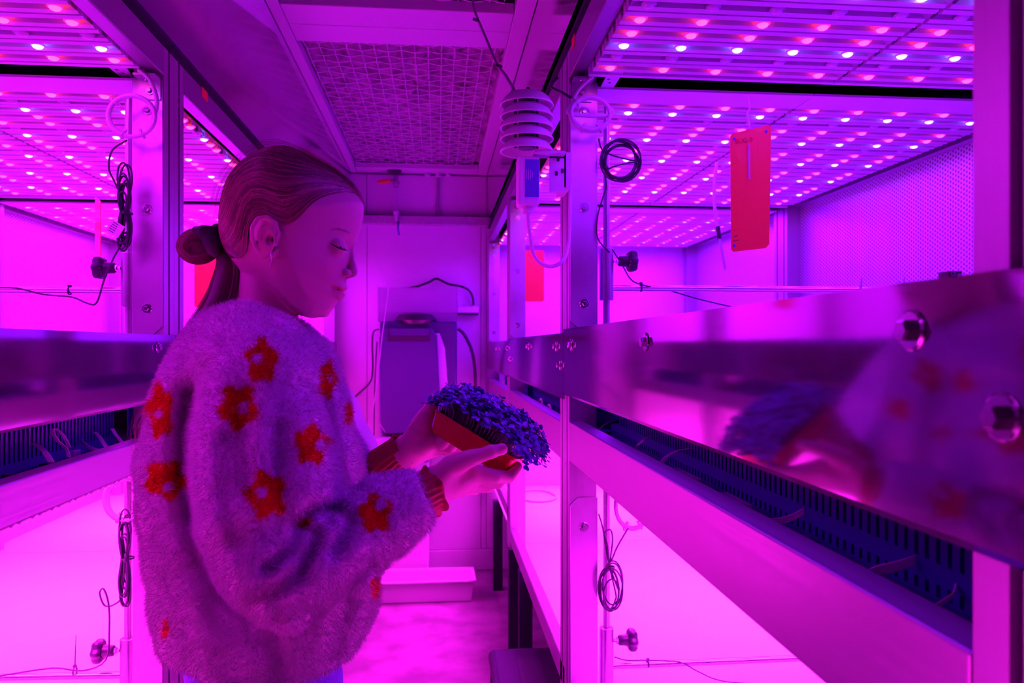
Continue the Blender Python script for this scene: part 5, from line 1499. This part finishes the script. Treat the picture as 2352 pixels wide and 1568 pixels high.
# ---------------------------------------------------------------- sweater
PROFILE = [  # py, left, right, half depth
    (690, 525, 668, 0.050), (712, 494, 684, 0.060), (740, 462, 712, 0.088), (790, 428, 745, 0.118), (850, 394, 772, 0.132), (910, 366, 789, 0.138), (980, 348, 802, 0.142), (1050, 338, 818, 0.146),
    (1110, 335, 835, 0.148), (1180, 344, 850, 0.150), (1280, 358, 862, 0.150), (1350, 366, 864, 0.150), (1400, 372, 858, 0.149), (1440, 380, 846, 0.146), (1480, 398, 826, 0.140), (1512, 415, 806, 0.134), (1540, 420, 800, 0.132)]
pr = np.array(PROFILE, float); pr[:, 3] *= np.interp(pr[:, 0], [690, 780, 900, 1480], [1.0, 0.92, 0.72, 0.76])
def torso(p, shrink=0.0):
    u, w, v = p[..., 0], p[..., 1], p[..., 2]
    py = HORIZON - v * F_PX
    l = (np.interp(py, pr[:, 0], pr[:, 1]) - 1176) * PXM; r = (np.interp(py, pr[:, 0], pr[:, 2]) - 1176) * PXM; b = np.interp(py, pr[:, 0], pr[:, 3]) - shrink
    a = (r - l) / 2 - shrink; c = (r + l) / 2
    rho = np.power(np.abs((u - c) / a) ** 2.25 + np.abs((w - W0) / b) ** 2.25, 1 / 2.25)
    return (rho - 1) * np.minimum(a, b) * 0.9
NEAR_ARM = [(594, 862, .905, .066), (604, 935, .878, .080), (612, 1030, .862, .0865), (616, 1150, .850, .0900), (640, 1258, .845, .0825)]
FORE_ARM = [(648, 1268, .845, .080), (745, 1252, .858, .0690), (860, 1192, .882, .0505), (972, 1142, .904, .0330)]
FAR_ARM = [(640, 850, 1.10, .070), (735, 965, 1.12, .068), (800, 1035, 1.09, .052), (868, 1078, 1.06, .031)]
CREASES = [  # path in the picture plane, depth, half width (m)
    ([(686, 1200), (718, 1176), (752, 1164), (778, 1166)], 0.030, 0.0075), ([(752, 1166), (757, 1196)], 0.018, 0.005),
    ([(614, 1302), (640, 1284), (668, 1262), (690, 1212)], 0.016, 0.0075), ([(580, 1372), (640, 1352), (690, 1312), (716, 1262), (728, 1222)], 0.018, 0.0085),
    ([(770, 1262), (792, 1228), (806, 1192)], 0.010, 0.008), ([(640, 1402), (720, 1392), (800, 1342), (850, 1290)], 0.010, 0.009),
    ([(566, 905), (556, 1010), (566, 1120)], 0.007, 0.012), ([(640, 990), (636, 1080), (646, 1180), (640, 1240)], 0.008, 0.012), ([(520, 1010), (516, 1120), (540, 1240)], 0.006, 0.011),
    ([(470, 842), (440, 900), (424, 980), (420, 1080), (440, 1180)], 0.012, 0.011), ([(708, 880), (752, 960), (776, 1060), (782, 1130)], 0.012, 0.010),
    ([(440, 1300), (500, 1420), (590, 1470)], 0.006, 0.014), ([(800, 1380), (780, 1440), (770, 1500)], 0.008, 0.012), ([(620, 1440), (640, 1520)], 0.005, 0.012), ([(680, 780), (740, 860), (780, 960)], 0.005, 0.010),
    ([(560, 735), (620, 752), (690, 790)], 0.004, 0.008),
    ([(432, 900), (414, 1000), (412, 1110), (444, 1245), (505, 1362), (570, 1415)], 0.017, 0.013), ([(752, 920), (796, 1030), (814, 1110)], 0.014, 0.010)]
def seg_dist(px, py, path):
    D = np.full(px.shape, 1e9, np.float32)
    for a, b in zip(path[:-1], path[1:]):
        a = np.array(a, float); b = np.array(b, float); ab = b - a
        t = np.clip(((px - a[0]) * ab[0] + (py - a[1]) * ab[1]) / (ab @ ab), 0, 1)
        D = np.minimum(D, np.hypot(px - a[0] - t * ab[0], py - a[1] - t * ab[1]))
    return D
def f_sweater(p):
    g = lambda a: (L(*a[:3]), a[3])
    v = p[..., 2]; py1 = HORIZON - v * F_PX; px1 = p[..., 0] * F_PX + 1176
    f = torso(p)
    # collar: cut along a slanting plane, the neck hole inside
    cut = (np.interp(px1, [480, 540, 600, 650, 690, 720], [704, 702, 712, 728, 746, 768]) - py1) * PXM
    f = smax(f, cut, 0.010)
    hole = rcone(p, L(606, 650, 1.0), L(598, 738, 1.0), 0.050, 0.043)
    f = smax(f, -hole, 0.010)
    bottom = (py1 - np.interp(px1, [370, 460, 600, 760, 840], [1455, 1476, 1502, 1500, 1480])) * PXM
    f = smax(f, bottom, 0.006)
    arm = chain(p, [g(a) for a in NEAR_ARM]); fore = chain(p, [g(a) for a in FORE_ARM])
    fore = smax(fore, ((p - L(976, 1140, .906).astype(np.float32)) @ np.array((0.86, 0.28, 0.30), np.float32)), 0.010)
    arm = smin(arm, fore, 0.014)
    arm = smin(arm, ball(p, L(588, 838, .935), 0.058), 0.03)
    far = chain(p, [g(a) for a in FAR_ARM])
    far = smax(far, ((p - L(870, 1078, 1.06).astype(np.float32)) @ np.array((0.80, -0.1, 0.55), np.float32)), 0.006)
    f = smin(f, smin(arm, chain(p, [g((560, 800, .95, .055)), g((575, 860, .93, .068))]), 0.03), 0.007); f = smin(f, far, 0.02)
    px, py = project(p)
    near = sstep(0.97 - p[..., 1], 0.0, 0.03)
    for path, dep, wd in CREASES:
        D = seg_dist(px, py, path) * PXM * p[..., 1]
        f = f + 1.5 * dep * np.exp(-(D / wd) ** 2) * near * np.exp(-np.abs(f) / 0.03)
    f = f + 0.0022 * np.sin(px * 0.045 + py * 0.021) * np.sin(py * 0.03 - px * 0.017) * np.exp(-np.abs(f) / 0.03)
    return f
lo, hi = bbox([(325, 695, .98), (1000, 1520, .98), (325, 1450, 1.17), (600, 1300, .75)], 0.012)
lo[1] = 0.738; hi[1] = 1.20; lo[2] = (HORIZON - 1518) * PXM; hi[2] = (HORIZON - 690) * PXM; hi[0] = L(1000, 1100, .92)[0]; lo[0] = uv(322, 0)[0]
KV, KQ = nets(f_sweater, lo, hi, 0.0042)
KQ = orient_out(KV, KQ)
FLOWERS = [  # centre, reach (x, y), turn, white heart
    (602, 830, 38, 52, 0.3, (590, 823, 11)), (548, 934, 48, 54, 0.9, (560, 937, 12)), (714, 1022, 40, 48, 0.2, (735, 1022, 13)), (612, 1136, 48, 58, 0.6, (600, 1130, 13)), (750, 872, 22, 46, 0.0, (758, 868, 6)),
    (370, 945, 28, 66, 0.5, (365, 950, 9)), (384, 1100, 52, 46, 1.1, (386, 1118, 12)), (862, 1178, 40, 46, 0.4, (874, 1160, 13)), (696, 1198, 22, 17, 0.2, None), (797, 950, 8, 28, 0, None), (381, 1442, 8, 26, 0, None), (858, 1350, 8, 26, 0, None)]
def wool_tint(V):
    px, py = project(V)
    c = np.tile(np.array((0.74, 0.70, 0.73)), (len(V), 1)); red = np.array((0.62, 0.008, 0.012))
    near = V[:, 1] < 1.03
    for (cx_, cy_, rx, ry, ph, heart) in FLOWERS:
        x = (px - cx_) / rx; y = (py - cy_) / ry; r = np.hypot(x, y); th = np.arctan2(y, x)
        k = (r < 0.93 + 0.14 * np.cos(5 * th + ph * 5)) & near
        if heart: k &= np.hypot(px - heart[0], py - heart[1]) > heart[2]
        c[k] = red
    return c
sweater = place('sweater', KV, KQ, 'fleece', person, col=wool_tint(KV))
# fleece pile: short soft fibres
def fibres(V, Q, n, length, width, seed, keep):
    g = np.random.RandomState(seed)
    tri = np.concatenate([Q[:, [0, 1, 2]], Q[:, [0, 2, 3]]])
    a, b, c = V[tri[:, 0]], V[tri[:, 1]], V[tri[:, 2]]
    nr = np.cross(b - a, c - a); ar = np.linalg.norm(nr, axis=1); ok = keep(a); ar = ar * ok
    # smooth vertex normals
    vn = np.zeros_like(V)
    for k in range(3): np.add.at(vn, tri[:, k], nr)
    vn /= (np.linalg.norm(vn, axis=1, keepdims=True) + 1e-12)
    pick = g.choice(len(tri), n, p=ar / ar.sum())
    r1, r2 = np.sqrt(g.rand(n)), g.rand(n)
    w_ = np.stack([1 - r1, r1 * (1 - r2), r1 * r2], 1)[:, :, None]
    base = (V[tri[pick]] * w_).sum(1); nn = (vn[tri[pick]] * w_).sum(1); nn /= (np.linalg.norm(nn, axis=1, keepdims=True) + 1e-12)
    lean = g.normal(0, 0.55, (n, 3)) + np.array((0.0, 0.0, -0.25))
    d = nn + lean; d /= np.linalg.norm(d, axis=1, keepdims=True)
    ln = length * g.uniform(0.5, 1.25, n)[:, None]
    mid = base + d * ln * 0.55; tip = base + d * ln + np.array((0, 0, -0.25)) * ln * 0.5 + g.normal(0, 0.0007, (n, 3))
    sd = np.cross(d, g.normal(0, 1, (n, 3))); sd /= (np.linalg.norm(sd, axis=1, keepdims=True) + 1e-12); sd = sd * width / 2
    VV = np.concatenate([base - sd, base + sd, mid + sd * .8, mid - sd * .8, tip])
    i = np.arange(n)
    T = np.concatenate([np.stack([i, i + n, i + 2 * n], 1), np.stack([i, i + 2 * n, i + 3 * n], 1), np.stack([i + 3 * n, i + 2 * n, i + 4 * n], 1)])
    return VV, T, base
FV, FT, FB = fibres(KV, KQ, 150000, 0.0075, 0.00055, 5, lambda a: (a[:, 1] < 1.06) & (a[:, 2] < (HORIZON - 700) * PXM))
me = mesh_np('fleece_pile', to_world(FV) - org(person), FT)
jit = np.random.RandomState(9).uniform(0.88, 1.12, len(FB))[:, None]
paint(me, np.tile(np.clip(wool_tint(FB + np.random.RandomState(2).normal(0, .0012, FB.shape)) * jit, 0, 0.9), (5, 1)))
pile = link('fleece_pile', me, sweater, MAT['fleece'], False); pile['kind'] = 'stuff'

# knitted cuffs with frilled edges, worn under the sweater
def cuff(a, b, ra, rb, name, frill):
    a, b = np.array(a), np.array(b); t = (b - a) / np.linalg.norm(b - a)
    n1 = np.cross(t, (0, 1.0, 0)); n1 /= np.linalg.norm(n1); n2 = np.cross(t, n1)
    N = 96; rings = []; K = 14
    for k in range(K):
        s = k / (K - 1); r = ra + (rb - ra) * s; c = a + (b - a) * s
        rib = 0.0011
        fl = max(0, (s - 0.72) / 0.28)
        for j in range(N):
            q = 2 * math.pi * j / N
            rr = r + rib * math.cos(q * 24) * (1 - fl) + fl * fl * (0.0035 + frill * math.sin(q * 6 + 0.6) + 0.3 * frill * math.sin(q * 11))
            rings.append(c + t * fl * 0.0012 * math.sin(q * 9) + rr * (math.cos(q) * n1 + math.sin(q) * n2))
    V_ = np.array(rings); Q_ = np.array([(k * N + j, k * N + (j + 1) % N, (k + 1) * N + (j + 1) % N, (k + 1) * N + j) for k in range(K - 1) for j in range(N)])
    me = mesh_np(name, to_world(V_) - org(person), Q_)
    o = link(name, me, person, MAT['cuff_knit'], True)
    m = o.modifiers.new('thick', 'SOLIDIFY'); m.thickness = 0.0016
    return o
cuff(L(864, 1088, 1.055), L(934, 1030, 1.045), 0.0300, 0.0225, 'cuff', 0.0022)
cuff(L(952, 1148, .902), L(990, 1130, .918), 0.0280, 0.0265, 'cuff', 0.0028)

# jeans and shoes
def f_jeans(p):
    f = torso(p, 0.012)
    top_ = (1440 - (HORIZON - p[..., 2] * F_PX)) * PXM
    low_ = ((HORIZON - p[..., 2] * F_PX) - 1640) * PXM
    f = smax(f, np.maximum(top_, low_), 0.01)
    for s in (-1, 1):
        hip = np.array((*uv(610, 0)[:1], W0 + s * 0.065, uv(0, 1620)[1])); knee = np.array((*uv(620, 0)[:1], W0 + s * 0.075, -0.78)); ank = np.array((*uv(600, 0)[:1], W0 + s * 0.08, -1.12))
        f = smin(f, chain(p, [(hip, 0.085), (knee, 0.062), (ank, 0.05)]), 0.02)
    return smax(f, -1.125 - p[..., 2], 0.004)
JV, JQ = nets(f_jeans, (uv(405, 0)[0], W0 - 0.16, -1.13), (uv(830, 0)[0], W0 + 0.16, uv(0, 1430)[1]), 0.009)
place('jeans', JV, JQ, 'denim', person)
for s in (-1, 1):
    c0 = np.array((*uv(570, 0)[:1], W0 + s * 0.08, -1.165)); c1 = c0 + np.array((0.13, 0, -0.003))
    fs_ = lambda p: smax(smin(rcone(p, c0, c1, 0.034, 0.031), rcone(p, c0, c0 + np.array((0.02, 0, .05)), 0.034, 0.036), 0.02), -1.1995 - p[..., 2], 0.004)
    XV, XQ = nets(fs_, c0 - 0.05 - np.array((0, 0, 0.0)), c1 + np.array((0.05, 0.05, 0.10)), 0.004)
    place('shoe', XV, XQ, 'shoe', person)
# ---------------------------------------------------------------- pot of sprouts in the hands
A_, B_, D_ = L(1001, 940, .990), L(1184, 1053, .957), L(1013, 928, 1.068)
e1_ = (B_ - A_); LEN = np.linalg.norm(e1_); e1_ /= LEN
e2_ = (D_ - A_); e2_ -= e1_ * (e2_ @ e1_); WID = np.linalg.norm(e2_); e2_ /= WID
e3_ = np.cross(e1_, e2_)
if e3_[2] < 0: e3_ = -e3_
mat('pot_plastic', (0.50, 0.035, 0.006), 0.45, sub=0.0)
mat('soil', (0.05, 0.03, 0.03), 0.9, bump=(200, 1.0))
mat('stem', (0.14, 0.12, 0.14), 0.5)
def leafmat(name, col):
    m = mat(name, col, 0.42, spec=0.5)
    nt = m.node_tree; o = nt.nodes.new('ShaderNodeObjectInfo'); 
    return m
leafmat('leaf', (0.10, 0.30, 0.46))
leafmat('leaf_pale', (0.22, 0.38, 0.68))
base = to_world(A_ + e1_ * LEN / 2 + e2_ * WID / 2 - e3_ * 0.028)
pot = thing('sprout_pot', base, 'red rectangular pot full of leafy sprouts held in both hands', 'plant pot')
def PL(a, b, c): return to_world(A_ + e1_ * a + e2_ * b + e3_ * c)
def pot_shell():
    mb = MB(); H = 0.029; tp = 0.0055; th = 0.0022; r = 0.006
    def ring(off, z, n=4):
        x0, x1, y0, y1 = off, LEN - off, off, WID - off; out = []
        for (cx_, cy_, a0) in ((x0 + r, y0 + r, math.pi), (x1 - r, y0 + r, 1.5 * math.pi), (x1 - r, y1 - r, 0), (x0 + r, y1 - r, .5 * math.pi)):
            for i in range(n + 1):
                a = a0 + i * math.pi / 2 / n; out.append(PL(cx_ + r * math.cos(a), cy_ + r * math.sin(a), z))
        return out
    levels = [(tp + 0.003, -H), (tp, -H + 0.003), (0.001, -0.004), (-0.0012, -0.003), (-0.0012, 0.0), (th, 0.0), (tp + th, -H + th * 1.5)]
    vs = []; k = 20
    for off, z in levels: vs += ring(off, z)
    fs = [tuple(range(k - 1, -1, -1)), tuple(range((len(levels) - 1) * k, len(levels) * k))]
    for i in range(len(levels) - 1):
        for j in range(k): fs.append((i * k + j, i * k + (j + 1) % k, (i + 1) * k + (j + 1) % k, (i + 1) * k + j))
    mb.add(vs, fs)
    return mb
shade_auto(pot_shell().build('pot_body', MAT['pot_plastic'], pot), 40)
sl = MB(); q = 0.004
sl.add([PL(q, q, -.008), PL(LEN - q, q, -.008), PL(LEN - q, WID - q, -.008), PL(q, WID - q, -.008), PL(LEN / 2, WID / 2, -.004)], [(0, 1, 4), (1, 2, 4), (2, 3, 4), (3, 0, 4)])
sl.build('soil', MAT['soil'], pot)
rg = np.random.RandomState(21)
def leaf_mesh(name, m, cup):
    """heart-shaped seed leaf, two lobes at the tip"""
    out = [(0, 0), (0.0017, 0.0012), (0.0036, 0.0036), (0.0040, 0.0058), (0.0028, 0.0073), (0.0012, 0.0072), (0.0, 0.0060), (-0.0012, 0.0072), (-0.0028, 0.0073), (-0.0040, 0.0058), (-0.0036, 0.0036), (-0.0017, 0.0012)]
    vs = [(x, y, cup * (x * x * 60 + (y - 0.004) ** 2 * 40)) for x, y in out] + [(0, 0.0040, -0.0003)]
    fs = [(i, (i + 1) % 12, 12) for i in range(12)]
    me = bpy.data.meshes.new(name); me.from_pydata(vs, [], fs); me.update(); me.materials.append(m)
    me.polygons.foreach_set('use_smooth', np.ones(len(me.polygons), bool))
    return me
LM = [leaf_mesh('leaf', MAT['leaf'], 1.0), leaf_mesh('leaf', MAT['leaf_pale'], -0.8), leaf_mesh('leaf', MAT['leaf'], 1.6)]
leaves = []; stems = MB()
n1, n2 = 27, 18
for i in range(n1):
    for j in range(n2):
        a = (i + 0.5 + rg.uniform(-.4, .4)) / n1; b = (j + 0.5 + rg.uniform(-.4, .4)) / n2
        x = 0.004 + a * (LEN - 0.008); y = 0.004 + b * (WID - 0.008)
        ex = 2 * a - 1; ey = 2 * b - 1
        h = 0.050 * (1 - 0.38 * abs(ex) ** 2.5 - 0.50 * abs(ey) ** 2.2) * rg.uniform(0.72, 1.06)
        fan = 0.017
        tip = np.array((x + ex * fan * 1.25 + rg.normal(0, .002) + 0.004, y + ey * fan + rg.normal(0, .002), h))
        droop = max(0, abs(ex) - .75) * 0.03; tip[2] -= droop
        p0 = PL(x, y, -.007); pm = PL(x + ex * fan * .3, y + ey * fan * .3, h * .55); p1 = PL(*tip)
        stems.tube([p0, pm, p1], [0.0007, 0.0006, 0.0005], 3, caps=False)
        turn = rg.uniform(0, 6.28)
        for s in ((0, 1) if abs(ey) < .55 and abs(ex) < .7 else (0, 1, 2)):
            yaw = turn + s * math.pi + rg.normal(0, .25); pit = rg.uniform(-0.35, 0.55)
            up = np.array((ex * 0.55 + rg.normal(0, .2), ey * 0.55 + rg.normal(0, .2), 1.0)); up /= np.linalg.norm(up)
            t1 = np.cross(up, (math.sin(yaw), math.cos(yaw), 0.1)); t1 /= np.linalg.norm(t1); fw = np.cross(up, t1)
            fw = fw * math.cos(pit) + up * math.sin(pit); n_ = np.cross(t1, fw)
            M3 = np.stack([t1, fw, n_], 1)
            R3 = np.stack([e1_, e2_, e3_], 1)            # pot frame to sculpting frame
            Mw = BASIS.T @ R3 @ M3
            leaves.append((p1 if s < 2 else pm * .35 + p1 * .65, Mw, rg.uniform(0.9, 1.35), rg.randint(0, 3)))
o = stems.build('stems', MAT['stem'], pot); o['kind'] = 'stuff'
dist = np.array([np.linalg.norm(l[0] - EYE) - 1.4 * (l[0][2]) for l in leaves]); order = np.argsort(dist)
rest_v, rest_f, rest_m = [], [], []
for rank, k in enumerate(order):
    p1, Mw, sc, st_ = leaves[k]
    if rank < 290:
        ob = bpy.data.objects.new('leaf', LM[st_]); COL.objects.link(ob); ob.parent = pot
        M4 = Matrix([[*(Mw[r] * sc), 0] for r in range(3)] + [[0, 0, 0, 1]]); M4.translation = Vector(tuple(p1 - org(pot)))
        ob.matrix_local = M4
    else:
        co = np.array([tuple(v.co) for v in LM[st_].vertices]) * sc @ Mw.T + p1 - org(pot)
        b0 = sum(len(x) for x in rest_v); rest_v.append(co); rest_f += [tuple(b0 + i for i in pl.vertices) for pl in LM[st_].polygons]; rest_m += [1 if st_ == 1 else 0] * 12
me = bpy.data.meshes.new('foliage'); me.from_pydata(np.concatenate(rest_v).tolist(), [], rest_f); me.update()
ob = link('foliage', me, pot, [MAT['leaf'], MAT['leaf_pale']], True); me.polygons.foreach_set('material_index', np.array(rest_m, np.int32)); ob['kind'] = 'stuff'
